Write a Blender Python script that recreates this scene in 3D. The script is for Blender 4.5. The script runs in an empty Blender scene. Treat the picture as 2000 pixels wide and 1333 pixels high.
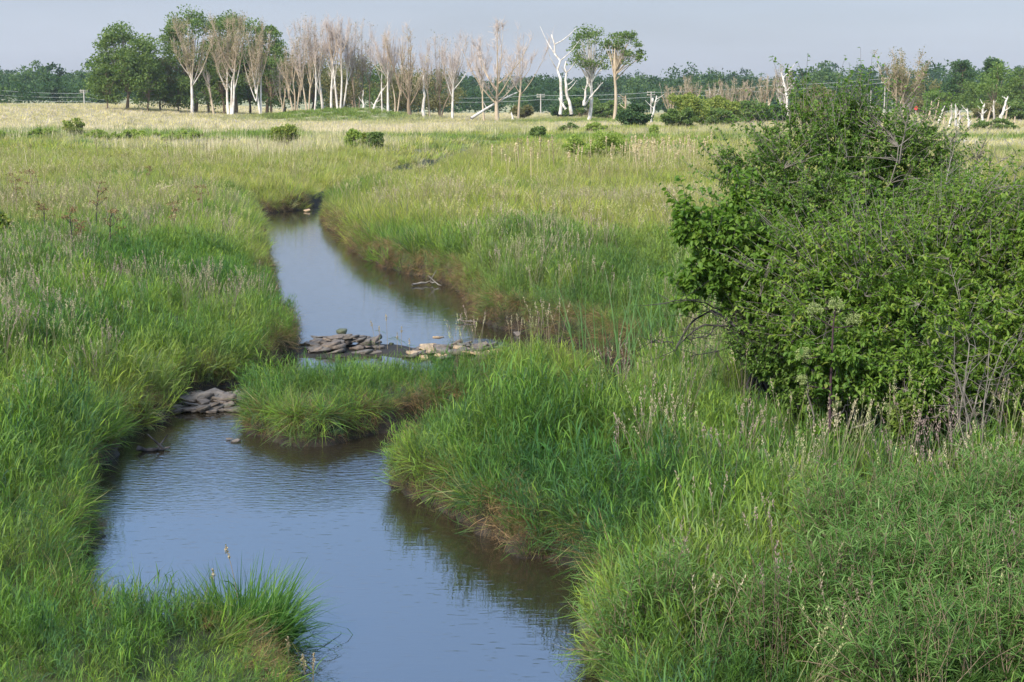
import bpy, math, random
import numpy as np
from mathutils import Vector
R = math.radians
S = bpy.context.scene
COL = S.collection

# ------------------------------------------------------------------ camera
PITCH = 9.22
FPX = 2904.0            # focal length in pixels of a 2000 px wide frame
CAMZ = 5.0
cd = bpy.data.cameras.new('camera'); cam = bpy.data.objects.new('camera', cd); COL.objects.link(cam)
cam.location = (0, 0, CAMZ); cam.rotation_euler = (R(90-PITCH), 0, 0)
cd.sensor_width = 36.0; cd.lens = 36.0*FPX/2000.0
cd.clip_start = 0.1; cd.clip_end = 6000
S.camera = cam

# ------------------------------------------------------------------ light
SUN_EL, SUN_AZ = 40.0, 215.0      # azimuth clockwise from +Y (the view direction)
w = bpy.data.worlds.new('World'); S.world = w; w.use_nodes = True
nt = w.node_tree; nt.nodes.clear()
sky = nt.nodes.new('ShaderNodeTexSky'); sky.sky_type = 'NISHITA'; sky.sun_disc = False
sky.sun_elevation = R(SUN_EL); sky.sun_rotation = R(SUN_AZ)
sky.air_density = 1.0; sky.dust_density = 2.0; sky.ozone_density = 2.5; sky.altitude = 0
bg = nt.nodes.new('ShaderNodeBackground'); bg.inputs['Strength'].default_value = 0.11
out = nt.nodes.new('ShaderNodeOutputWorld')
tc = nt.nodes.new('ShaderNodeTexCoord'); mp = nt.nodes.new('ShaderNodeMapping'); mp.inputs['Scale'].default_value = (1.5, 1.5, 9)
nz = nt.nodes.new('ShaderNodeTexNoise'); nz.inputs['Scale'].default_value = 1.6; nz.inputs['Detail'].default_value = 4; nz.inputs['Roughness'].default_value = .5
rp = nt.nodes.new('ShaderNodeMapRange'); rp.inputs[1].default_value = .32; rp.inputs[2].default_value = .70; rp.inputs[3].default_value = .86; rp.inputs[4].default_value = 1.10
sp = nt.nodes.new('ShaderNodeSeparateXYZ'); hz = nt.nodes.new('ShaderNodeValToRGB')      # haze over the blue, thick at the horizon
_e = hz.color_ramp.elements
for _ in range(4): _e.new(.5)
for _k, (_p, _c) in enumerate([(0.0, (1.86, 2.0, 2.40)), (.07, (1.58, 1.73, 2.18)), (.14, (1.85, 2.25, 3.05)), (.25, (2.6, 4.1, 6.5)), (.42, (2.9, 4.8, 8.2)), (1.0, (3.2, 3.9, 5.2))]): _e[_k].position = _p; _e[_k].color = tuple(q/10 for q in _c)+(1,)
mlv = nt.nodes.new('ShaderNodeVectorMath'); mlv.operation = 'SCALE'; ml = nt.nodes.new('ShaderNodeMath'); ml.operation = 'MULTIPLY'; ml.inputs[1].default_value = 10
mx = nt.nodes.new('ShaderNodeMix'); mx.data_type = 'RGBA'; mx.inputs[0].default_value = .82
L_ = nt.links.new
L_(tc.outputs['Generated'], mp.inputs[0]); L_(mp.outputs[0], nz.inputs['Vector']); L_(nz.outputs['Fac'], rp.inputs[0])
L_(tc.outputs['Generated'], sp.inputs[0]); L_(sp.outputs[2], hz.inputs[0]); L_(rp.outputs[0], ml.inputs[0]); L_(hz.outputs[0], mlv.inputs[0]); L_(ml.outputs[0], mlv.inputs['Scale'])
L_(sky.outputs[0], mx.inputs[6]); L_(mlv.outputs[0], mx.inputs[7])
L_(mx.outputs[2], bg.inputs[0]); L_(bg.outputs[0], out.inputs[0])
ld = bpy.data.lights.new('sun', 'SUN'); ld.energy = 3.0; ld.angle = R(9.0); ld.color = (1.0, 0.95, 0.86)
sun = bpy.data.objects.new('sun', ld); COL.objects.link(sun)
_a, _e = R(SUN_AZ), R(SUN_EL)
sun.rotation_euler = Vector((math.sin(_a)*math.cos(_e), math.cos(_a)*math.cos(_e), math.sin(_e))).to_track_quat('Z', 'Y').to_euler()
S.view_settings.view_transform = 'Standard'; S.view_settings.look = 'None'
S.view_settings.exposure = 1.35; S.view_settings.gamma = 1.0
S.cycles.max_bounces = 8; S.cycles.transparent_max_bounces = 8; S.cycles.volume_bounces = 0
S.cycles.diffuse_bounces = 3; S.cycles.glossy_bounces = 3; S.cycles.transmission_bounces = 4

# ------------------------------------------------------------------ helpers
TH = R(PITCH)
def ray(px, py):
    u = (np.asarray(px, float)-1000)/FPX; v = -(np.asarray(py, float)-666.5)/FPX
    return u, math.cos(TH)+v*math.sin(TH), -math.sin(TH)+v*math.cos(TH)
def G(px, py, z=0.0):                       # pixel of the photograph -> point of the horizontal plane z
    dx, dy, dz = ray(px, py); t = (z-CAMZ)/dz
    return np.stack([dx*t, dy*t], -1)
def P(px, py, D):                           # pixel at distance D (metres along +Y)
    dx, dy, dz = ray(px, py); t = D/dy
    return np.array([dx*t, D+0*t, CAMZ+dz*t])
def ss(a, b, x):
    t = np.clip((x-a)/(b-a), 0, 1); return t*t*(3-2*t)
def _h(ix, iy, s):
    n = (ix.astype(np.int64)*374761393+iy.astype(np.int64)*668265263+s*2147483) & 0x7fffffff
    n = ((n ^ (n >> 13))*1274126177) & 0x7fffffff
    return ((n ^ (n >> 16)) & 0xffff)/65535.0
def vnoise(x, y, s=0):
    x = np.asarray(x, float); y = np.asarray(y, float)
    ix = np.floor(x); iy = np.floor(y); fx = x-ix; fy = y-iy
    fx = fx*fx*(3-2*fx); fy = fy*fy*(3-2*fy)
    a = _h(ix, iy, s); b = _h(ix+1, iy, s); c = _h(ix, iy+1, s); d = _h(ix+1, iy+1, s)
    return (a*(1-fx)+b*fx)*(1-fy)+(c*(1-fx)+d*fx)*fy
def fbm(x, y, s=0, o=3):
    r = 0; a = .5; t = 0
    for k in range(o):
        r = r+a*vnoise(x*2**k, y*2**k, s+k*17); t += a; a *= .55
    return r/t

class MB:
    """collects vertices, quads and triangles of one mesh; v = per-vertex variation, h = height along a blade"""
    def __init__(s): s.V = []; s.Q = []; s.T = []; s.A = []; s.H = []; s.n = 0
    def add(s, V, Q=None, T=None, a=0.5, h=0.5):
        V = np.asarray(V, float).reshape(-1, 3)
        s.V.append(V); s.A.append(np.broadcast_to(np.asarray(a, float), (len(V),))); s.H.append(np.broadcast_to(np.asarray(h, float), (len(V),)))
        if Q is not None and len(Q): s.Q.append(np.asarray(Q, int).reshape(-1, 4)+s.n)
        if T is not None and len(T): s.T.append(np.asarray(T, int).reshape(-1, 3)+s.n)
        s.n += len(V)
    def mesh(s, name, mat=None, smooth=False):
        me = bpy.data.meshes.new(name)
        V = np.concatenate(s.V); Q = np.concatenate(s.Q) if s.Q else np.zeros((0, 4), int); T = np.concatenate(s.T) if s.T else np.zeros((0, 3), int)
        me.vertices.add(len(V)); me.vertices.foreach_set('co', V.ravel())
        L = np.concatenate([Q.ravel(), T.ravel()]); me.loops.add(len(L)); me.loops.foreach_set('vertex_index', L.astype(np.int32))
        me.polygons.add(len(Q)+len(T))
        me.polygons.foreach_set('loop_start', np.concatenate([np.arange(len(Q))*4, len(Q)*4+np.arange(len(T))*3]).astype(np.int32))
        if smooth: me.polygons.foreach_set('use_smooth', np.ones(len(Q)+len(T), bool))
        me.update(calc_edges=True)
        for nm, arr in (('v', s.A), ('h', s.H)):
            at = me.attributes.new(nm, 'FLOAT', 'POINT'); at.data.foreach_set('value', np.concatenate(arr).astype(np.float32))
        if mat: me.materials.append(mat)
        return me
    def obj(s, name, mat, parent=None, smooth=False):
        o = bpy.data.objects.new(name, s.mesh(name, mat, smooth)); COL.objects.link(o)
        if parent is not None: o.parent = parent; o.matrix_parent_inverse.identity()
        return o
def tag(o, label=None, cat=None, group=None, kind=None):
    if label: o['label'] = label
    if cat: o['category'] = cat
    if group: o['group'] = group
    if kind: o['kind'] = kind
    return o
def empty(name, loc, label, cat, group=None, rz=0):
    o = bpy.data.objects.new(name, None); COL.objects.link(o); o.location = loc; o.rotation_euler = (0, 0, rz); o.empty_display_size = .2
    return tag(o, label, cat, group)
def dup(root, loc, rz=0, sc=1, label=None, group=None):
    r = root.copy(); COL.objects.link(r); r.location = loc; r.rotation_euler = (0, 0, rz); r.scale = (sc,)*3 if np.isscalar(sc) else sc
    if label: r['label'] = label
    if group: r['group'] = group
    for ch in list(root.children):
        c = ch.copy(); COL.objects.link(c); c.parent = r
        for g in list(ch.children):
            d = g.copy(); COL.objects.link(d); d.parent = c
    return r

def tubes(mb, PL, RAD, sides=5, a=0.5):
    """PL (M,K,3) polylines, RAD (M,K) radii -> tapered tubes"""
    PL = np.asarray(PL, float); RAD = np.asarray(RAD, float)
    if PL.ndim == 2: PL = PL[None]; RAD = RAD[None]
    M, K, _ = PL.shape
    if M == 0: return
    T = np.gradient(PL, axis=1); T /= np.linalg.norm(T, axis=2, keepdims=True)+1e-9
    ref = np.where(np.abs(T[:, :1, 2:3]) > .8, np.array([1., 0, 0]), np.array([0, 0, 1.]))
    ref = np.broadcast_to(ref, T.shape)
    A = np.cross(T, ref); A /= np.linalg.norm(A, axis=2, keepdims=True)+1e-9
    B = np.cross(T, A)
    an = np.arange(sides)*2*np.pi/sides
    V = PL[:, :, None]+RAD[:, :, None, None]*(A[:, :, None]*np.cos(an)[None, None, :, None]+B[:, :, None]*np.sin(an)[None, None, :, None])
    idx = np.arange(M*K*sides).reshape(M, K, sides)
    nx = np.roll(idx, -1, 2)
    Q = np.stack([idx[:, :-1], nx[:, :-1], nx[:, 1:], idx[:, 1:]], -1).reshape(-1, 4)
    aa = np.broadcast_to(np.asarray(a, float).reshape(-1, 1, 1) if np.ndim(a) else np.full((1, 1, 1), a), (M, K, sides)).ravel()
    hh = np.broadcast_to(np.linspace(0, 1, K)[None, :, None], (M, K, sides)).ravel()
    T3 = None
    mb.add(V.reshape(-1, 3), Q, T3, aa, hh)
def unit(v): return v/(np.linalg.norm(v, axis=-1, keepdims=True)+1e-9)

# ------------------------------------------------------------------ materials
def mat(name):
    m = bpy.data.materials.new(name); m.use_nodes = True; m.node_tree.nodes.clear()
    return m, m.node_tree
def N(nt, t, **kw):
    n = nt.nodes.new(t)
    for k, v in kw.items():
        if hasattr(n, k) and not k[0].isupper(): setattr(n, k, v)
        else: n.inputs[k].default_value = v
    return n
def attr(nt, name, inst=False):
    n = nt.nodes.new('ShaderNodeAttribute'); n.attribute_name = name
    if inst: n.attribute_type = 'INSTANCER'
    return n
def ramp(nt, fac, stops):
    r = nt.nodes.new('ShaderNodeValToRGB'); e = r.color_ramp.elements
    while len(e) < len(stops): e.new(.5)
    for k, (p, c) in enumerate(stops): e[k].position = p; e[k].color = tuple(c)+(1,)
    nt.links.new(fac, r.inputs[0]); return r.outputs[0]
def mixc(nt, f, a, b, mode='MIX'):
    m = nt.nodes.new('ShaderNodeMix'); m.data_type = 'RGBA'; m.blend_type = mode
    for s, v in ((0, f), (6, a), (7, b)):
        if hasattr(v, 'node'): nt.links.new(v, m.inputs[s])
        else: m.inputs[s].default_value = v if s == 0 else tuple(v)+(1,)
    return m.outputs[2]
def math_(nt, op, a, b=0.0, c=0.0):
    m = nt.nodes.new('ShaderNodeMath'); m.operation = op
    for k, v in enumerate((a, b, c)):
        if hasattr(v, 'node'): nt.links.new(v, m.inputs[k])
        else: m.inputs[k].default_value = v
    return m.outputs[0]
def leafy(nt, color, trans=.35, rough=.5, spec=.25, tcol=(1.15, 1.25, .55)):
    p = N(nt, 'ShaderNodeBsdfPrincipled', Roughness=rough); p.inputs['Specular IOR Level'].default_value = spec
    t = nt.nodes.new('ShaderNodeBsdfTranslucent'); tcx = mixc(nt, 1.0, color, tcol, 'MULTIPLY')
    nt.links.new(color, p.inputs['Base Color']); nt.links.new(tcx, t.inputs[0])
    ms = nt.nodes.new('ShaderNodeMixShader'); ms.inputs[0].default_value = trans
    nt.links.new(p.outputs[0], ms.inputs[1]); nt.links.new(t.outputs[0], ms.inputs[2])
    o = nt.nodes.new('ShaderNodeOutputMaterial'); nt.links.new(ms.outputs[0], o.inputs[0])
def leaf_mat(name, stops, trans=.35, rough=.5, spec=.25):
    m, nt = mat(name); c = ramp(nt, attr(nt, 'v').outputs['Fac'], stops); leafy(nt, c, trans, rough, spec); return m
def bark_mat(name, c1, c2, scale=3.0, rough=.9, zs=.25):
    m, nt = mat(name); g = nt.nodes.new('ShaderNodeNewGeometry')
    mp = nt.nodes.new('ShaderNodeMapping'); mp.inputs['Scale'].default_value = (1, 1, zs); nt.links.new(g.outputs['Position'], mp.inputs[0])
    nz = N(nt, 'ShaderNodeTexNoise', Scale=scale, Detail=5.0); nt.links.new(mp.outputs[0], nz.inputs['Vector'])
    c = ramp(nt, nz.outputs['Fac'], [(.3, c1), (.68, c2)])
    p = N(nt, 'ShaderNodeBsdfPrincipled', Roughness=rough); p.inputs['Specular IOR Level'].default_value = .2; nt.links.new(c, p.inputs['Base Color'])
    b = N(nt, 'ShaderNodeBump', Strength=.5, Distance=.02); nt.links.new(nz.outputs['Fac'], b.inputs['Height']); nt.links.new(b.outputs[0], p.inputs['Normal'])
    o = nt.nodes.new('ShaderNodeOutputMaterial'); nt.links.new(p.outputs[0], o.inputs[0]); return m

def grass_mat():
    m, nt = mat('grass_blades')
    ti = attr(nt, 'tint', True).outputs['Color']; v = attr(nt, 'v').outputs['Fac']; h = attr(nt, 'h').outputs['Fac']
    k = math_(nt, 'MULTIPLY_ADD', v, .9, .55)
    kc = nt.nodes.new('ShaderNodeCombineColor'); nt.links.new(k, kc.inputs[0]); nt.links.new(k, kc.inputs[1]); nt.links.new(math_(nt, 'MULTIPLY_ADD', v, -.5, 1.3), kc.inputs[2])
    c = mixc(nt, 1.0, ti, kc.outputs[0], 'MULTIPLY')
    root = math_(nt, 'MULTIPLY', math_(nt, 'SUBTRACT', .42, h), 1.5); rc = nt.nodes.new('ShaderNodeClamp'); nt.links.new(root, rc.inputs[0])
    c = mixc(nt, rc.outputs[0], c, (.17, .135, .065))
    dead = math_(nt, 'GREATER_THAN', v, .94); c = mixc(nt, math_(nt, 'MULTIPLY', dead, .75), c, (.33, .27, .14))
    leafy(nt, c, .38, .6, .12); return m
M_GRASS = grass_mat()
def plain_tint_mat(name, k=1.0, spec=.15):
    m, nt = mat(name); ti = attr(nt, 'tint', True).outputs['Color']; v = attr(nt, 'v').outputs['Fac']
    kk = math_(nt, 'MULTIPLY_ADD', v, 1.0, .5); kc = nt.nodes.new('ShaderNodeCombineColor')
    for q in range(3): nt.links.new(kk, kc.inputs[q])
    leafy(nt, mixc(nt, 1.0, ti, kc.outputs[0], 'MULTIPLY'), .25, .6, spec, (1.1, 1.05, .8)); return m
M_DRY = plain_tint_mat('dry_grass')

# ------------------------------------------------------------------ the stream: waterline, measured on the photograph
pool = [(1240, 1500), (1205, 1350), (1190, 1290), (1165, 1235), (1150, 1175), (1128, 1122), (1060, 1097), (1005, 1072), (950, 1032), (900, 1014), (850, 985),
        (800, 962), (778, 942), (757, 918), (772, 902), (830, 893), (930, 886), (1030, 872), (1180, 832), (1290, 772), (1262, 722),
        (1160, 682), (1060, 655), (975, 640), (948, 628), (902, 576), (868, 551), (752, 522), (704, 496), (672, 466), (642, 446), (634, 428),
        (645, 405), (690, 385), (745, 362), (785, 347), (845, 342), (900, 318), (960, 300), (985, 292),
        (950, 292), (880, 306), (830, 324), (770, 337), (735, 352), (670, 378), (612, 404), (585, 410), (530, 416), (498, 416), (505, 440), (510, 480),
        (518, 530), (522, 580), (540, 618), (566, 650), (585, 682), (575, 700), (520, 722), (440, 752), (395, 765), (345, 780),
        (328, 812), (290, 835), (255, 852), (235, 872), (215, 900), (196, 915), (185, 980), (165, 1060), (148, 1100), (122, 1165), (150, 1240), (230, 1275), (380, 1282), (490, 1292), (540, 1340), (600, 1500)]
isle = [(478, 848), (476, 822), (500, 796), (560, 786), (700, 780), (860, 772), (950, 758), (1000, 736), (1090, 734), (1150, 752), (1150, 778), (1090, 792), (1010, 806),
        (900, 818), (800, 836), (752, 848), (690, 858), (610, 872), (560, 862), (510, 852)]
POOL = G(*np.array(pool, float).T); ISLE = G(*np.array(isle, float).T)
POOL = np.vstack([POOL, [[-0.5, 4], [-0.2, -15], [2.6, -15], [1.9, 4]]])
def chaikin(p, n=2):
    for _ in range(n):
        q = np.roll(p, -1, 0); p = np.stack([.75*p+.25*q, .25*p+.75*q], 1).reshape(-1, 2)
    return p
POOLc = chaikin(POOL, 1); ISLEc = chaikin(ISLE, 1)
def sdist(pts, poly):                        # signed distance, negative inside
    pts = np.asarray(pts, float); best = np.full(len(pts), 1e9); ins = np.zeros(len(pts), bool)
    bx0, by0 = poly.min(0)-8; bx1, by1 = poly.max(0)+8
    sel = (pts[:, 0] > bx0) & (pts[:, 0] < bx1) & (pts[:, 1] > by0) & (pts[:, 1] < by1)
    p = pts[sel]; b = np.full(len(p), 64.0); i = np.zeros(len(p), bool)
    for a, c in zip(poly, np.roll(poly, -1, 0)):
        d = c-a; L = d@d+1e-12; t = np.clip(((p-a)@d)/L, 0, 1); q = a+t[:, None]*d
        b = np.minimum(b, ((p-q)**2).sum(1))
        cr = ((a[1] > p[:, 1]) != (c[1] > p[:, 1])) & (p[:, 0] < (c[0]-a[0])*(p[:, 1]-a[1])/(c[1]-a[1]+1e-12)+a[0]); i ^= cr
    best[:] = 8.0; best[sel] = np.sqrt(b)*np.where(i, -1, 1)
    return best
def water_s(x, y):                           # >0 on land
    p = np.stack([np.ravel(x), np.ravel(y)], -1)
    s = np.maximum(sdist(p, POOLc), -sdist(p, ISLEc))
    wob = (fbm(p[:, 0]*1.3, p[:, 1]*1.1, 5)-.5)*.62+(vnoise(p[:, 0]*5, p[:, 1]*5, 9)-.5)*.12
    return np.clip(s+wob*np.clip(1.2-np.abs(s), 0, 1), -8, 8).reshape(np.shape(x))
SHELF = G(405, 787); DAMA = G(600, 688); DAMB = G(985, 690)
def height(x, y, s=None):
    x = np.asarray(x, float); y = np.asarray(y, float)
    if s is None: s = water_s(x, y)
    land = .02+.34*ss(0.0, .16, s)+.40*ss(.2, 3.0, s)
    h = np.where(s < 0, -.45*ss(0, -.7, s), land)
    h = h+ss(.3, 2, s)*((fbm(x*.35, y*.35, 3)-.5)*.6+(fbm(x*.95, y*.95, 33)-.5)*.34)
    h = h+.24*ss(.08, .22, s)*ss(27, 29, y)*ss(80, 70, y)*ss(0, .6, x+2.0+(y-30)*.227)*ss(7, 3, s)
    far = ss(110, 300, y)
    h = h+far*2.5*ss(-30, -95, x)+far*(fbm(x*.02, y*.03, 8)-.5)*.5
    h = h+2.4*np.exp(-((x+31)/15.0)**2-((y-284)/16.)**2)+.35*np.exp(-((x-8)/14.)**2-((y-262)/9)**2)
    h = h+ss(520, 900, y)*(3.5+4*fbm(x*.006, y*.004, 4))
    for (ax_, ay_), (bx_, by_), wd_, tp in (((DAMA[0], DAMA[1]), (G(742, 684)[0], G(742, 684)[1]), 1.0, .03), ((G(800, 690)[0], G(800, 690)[1]), (DAMB[0], DAMB[1]), .9, .02), ((G(345, 788)[0], G(345, 788)[1]), (G(465, 786)[0], G(465, 786)[1]), .85, .03)):
        dx_, dy_ = bx_-ax_, by_-ay_; t_ = np.clip(((x-ax_)*dx_+(y-ay_)*dy_)/(dx_*dx_+dy_*dy_), 0, 1); r_ = np.hypot(x-ax_-t_*dx_, y-ay_-t_*dy_)
        h = np.where(s < .1, np.maximum(h, -.5+(.5+tp)*ss(wd_*1.5, wd_*.55, r_)), h)
    return h

# ------------------------------------------------------------------ ground and water
def lines(*segs):
    r = []
    for a, b, st in segs: r.append(np.arange(a, b, st))
    return np.concatenate(r)
xs = lines((-1600, -400, 60), (-400, -90, 9), (-90, -26, 2), (-26, -11, .4), (-11, 13, .12), (13, 30, .5), (30, 100, 2), (100, 400, 9), (400, 1640, 60))
ys = lines((-30, 5, 1.0), (5, 68, .12), (68, 112, .3), (112, 360, 2.0), (360, 1600, 20))
X, Y = np.meshgrid(xs, ys)
Z = height(X, Y)
mb = MB(); ny, nx = X.shape; I = np.arange(nx*ny).reshape(ny, nx)
mb.add(np.stack([X, Y, Z], -1), np.stack([I[:-1, :-1], I[:-1, 1:], I[1:, 1:], I[1:, :-1]], -1))
m, nt_ = mat('soil_and_thatch')
g = nt_.nodes.new('ShaderNodeNewGeometry'); sx = nt_.nodes.new('ShaderNodeSeparateXYZ'); nt_.links.new(g.outputs['Position'], sx.inputs[0])
nz1 = N(nt_, 'ShaderNodeTexNoise', Scale=2.5, Detail=8.0, Roughness=.65); nt_.links.new(g.outputs['Position'], nz1.inputs['Vector'])
nz2 = N(nt_, 'ShaderNodeTexNoise', Scale=.12, Detail=5.0); nt_.links.new(g.outputs['Position'], nz2.inputs['Vector'])
mud = ramp(nt_, nz1.outputs['Fac'], [(.3, (.009, .007, .005)), (.7, (.034, .026, .018))])
tha = ramp(nt_, nz1.outputs['Fac'], [(.3, (.035, .045, .015)), (.7, (.09, .10, .035))])
straw = ramp(nt_, nz2.outputs['Fac'], [(.35, (.12, .15, .05)), (.62, (.34, .30, .17))])
f1 = nt_.nodes.new('ShaderNodeMapRange'); f1.inputs[1].default_value = .25; f1.inputs[2].default_value = .55; nt_.links.new(sx.outputs[2], f1.inputs[0])
f2 = nt_.nodes.new('ShaderNodeMapRange'); f2.inputs[1].default_value = 90; f2.inputs[2].default_value = 170; nt_.links.new(sx.outputs[1], f2.inputs[0])
c = mixc(nt_, f2.outputs[0], mixc(nt_, f1.outputs[0], mud, tha), straw)
p = N(nt_, 'ShaderNodeBsdfPrincipled', Roughness=.85); p.inputs['Specular IOR Level'].default_value = .25; nt_.links.new(c, p.inputs['Base Color'])
b = N(nt_, 'ShaderNodeBump', Strength=.8, Distance=.05); nt_.links.new(nz1.outputs['Fac'], b.inputs['Height']); nt_.links.new(b.outputs[0], p.inputs['Normal'])
o = nt_.nodes.new('ShaderNodeOutputMaterial'); nt_.links.new(p.outputs[0], o.inputs[0])
tag(mb.obj('ground', m, smooth=True), kind='structure')

m, nt_ = mat('stream_water')
g = nt_.nodes.new('ShaderNodeNewGeometry')
def mapped(sc, rot=0):
    q = nt_.nodes.new('ShaderNodeMapping'); q.inputs['Scale'].default_value = sc; q.inputs['Rotation'].default_value = (0, 0, rot); nt_.links.new(g.outputs['Position'], q.inputs[0]); return q.outputs[0]
w1 = N(nt_, 'ShaderNodeTexNoise', Scale=2.2, Detail=3.0, Roughness=.5); nt_.links.new(mapped((1.0, 2.6, 1), .15), w1.inputs['Vector'])
w2 = N(nt_, 'ShaderNodeTexNoise', Scale=9.0, Detail=2.0); nt_.links.new(mapped((.55, 1.9, 1), .25), w2.inputs['Vector'])
rip = G(620, 905); 
def spot(cx, cy, r0, r1):
    vm = nt_.nodes.new('ShaderNodeVectorMath'); vm.operation = 'DISTANCE'; nt_.links.new(g.outputs['Position'], vm.inputs[0]); vm.inputs[1].default_value = (cx, cy, 0)
    mr = nt_.nodes.new('ShaderNodeMapRange'); mr.inputs[1].default_value = r0; mr.inputs[2].default_value = r1; mr.inputs[3].default_value = 1; mr.inputs[4].default_value = 0
    nt_.links.new(vm.outputs['Value'], mr.inputs[0]); return mr.outputs[0]
a = G(690, 895); bpt = G(520, 900); cpt = G(965, 672)
rough_w = math_(nt_, 'MAXIMUM', math_(nt_, 'MAXIMUM', spot(a[0], a[1], .1, 1.9), math_(nt_, 'MULTIPLY', spot(bpt[0], bpt[1], .3, 3.4), .55)), spot(cpt[0], cpt[1], .2, .9))
w3 = N(nt_, 'ShaderNodeTexNoise', Scale=7.0, Detail=1.0); nt_.links.new(mapped((.7, 2.4, 1), .1), w3.inputs['Vector'])
sp3 = nt_.nodes.new('ShaderNodeMapRange'); sp3.inputs[1].default_value = .64; sp3.inputs[2].default_value = .76; nt_.links.new(w3.outputs['Fac'], sp3.inputs[0])
hgt = math_(nt_, 'ADD', math_(nt_, 'MULTIPLY', sp3.outputs[0], .22), math_(nt_, 'ADD', math_(nt_, 'MULTIPLY', w1.outputs['Fac'], .24), math_(nt_, 'MULTIPLY', w2.outputs['Fac'], math_(nt_, 'MULTIPLY_ADD', rough_w, 5.2, .10))))
bp = N(nt_, 'ShaderNodeBump', Strength=.10, Distance=.10); nt_.links.new(hgt, bp.inputs['Height'])
df = nt_.nodes.new('ShaderNodeBsdfDiffuse'); df.inputs[0].default_value = (.020, .016, .009, 1)
gl = nt_.nodes.new('ShaderNodeBsdfGlossy'); gl.inputs['Roughness'].default_value = .02; gl.inputs[0].default_value = (.93, .96, 1, 1)
fr = nt_.nodes.new('ShaderNodeFresnel'); fr.inputs['IOR'].default_value = 2.1
for q in (gl, fr): nt_.links.new(bp.outputs[0], q.inputs['Normal'])
ms = nt_.nodes.new('ShaderNodeMixShader'); nt_.links.new(fr.outputs[0], ms.inputs[0]); nt_.links.new(df.outputs[0], ms.inputs[1]); nt_.links.new(gl.outputs[0], ms.inputs[2])
o = nt_.nodes.new('ShaderNodeOutputMaterial'); nt_.links.new(ms.outputs[0], o.inputs[0])
mb = MB(); mb.add([(-14, -20, 0), (16, -20, 0), (16, 130, 0), (-14, 130, 0)], [(0, 1, 2, 3)])
tag(mb.obj('water', m), kind='structure')

# ------------------------------------------------------------------ grass
def clump(seed, n, r, L, wd, lean, curl, segs=4, v0=.0, v1=1.0, up=.0):
    """n blades rooted in a disc of radius r; each a bent tapering strip"""
    g = np.random.default_rng(seed); mb = MB()
    a0 = g.uniform(0, 2*np.pi, n); rr = r*np.sqrt(g.uniform(0, 1, n)); base = np.stack([rr*np.cos(a0), rr*np.sin(a0), np.zeros(n)], -1)
    az = a0+g.normal(0, .9, n); ln = L*g.uniform(.55, 1.1, n); wi = wd*g.uniform(.6, 1.3, n)
    th0 = np.abs(g.normal(0, lean, n)); cu = np.abs(g.normal(curl, curl*.6, n)); tw = g.uniform(0, np.pi, n)
    t = np.linspace(0, 1, segs+1); pos = base[:, None].repeat(segs+1, 1).copy()
    for k in range(1, segs+1):
        th = th0+cu*(t[k]**1.5)*1.5; d = np.stack([np.sin(th)*np.cos(az), np.sin(th)*np.sin(az), np.cos(th)], -1)
        pos[:, k] = pos[:, k-1]+d*(ln/segs)[:, None]
    side = np.stack([-np.sin(az+tw*.5), np.cos(az+tw*.5), np.zeros(n)], -1)
    wt = np.where(t < .25, .7+1.2*t, 1.0*(1-((t-.25)/.75)**1.6)); wt[-1] = .04
    Lf = pos-side[:, None]*(wi[:, None]*wt)[..., None]*.5; Rt = pos+side[:, None]*(wi[:, None]*wt)[..., None]*.5
    V = np.stack([Lf, Rt], 2); idx = np.arange(n*(segs+1)*2).reshape(n, segs+1, 2)
    Q = np.stack([idx[:, :-1, 0], idx[:, :-1, 1], idx[:, 1:, 1], idx[:, 1:, 0]], -1)
    mb.add(V.reshape(-1, 3), Q.reshape(-1, 4), None, np.repeat(g.uniform(v0, v1, n), (segs+1)*2), np.broadcast_to(t[None, :, None], (n, segs+1, 2)).ravel())
    return mb
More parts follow.
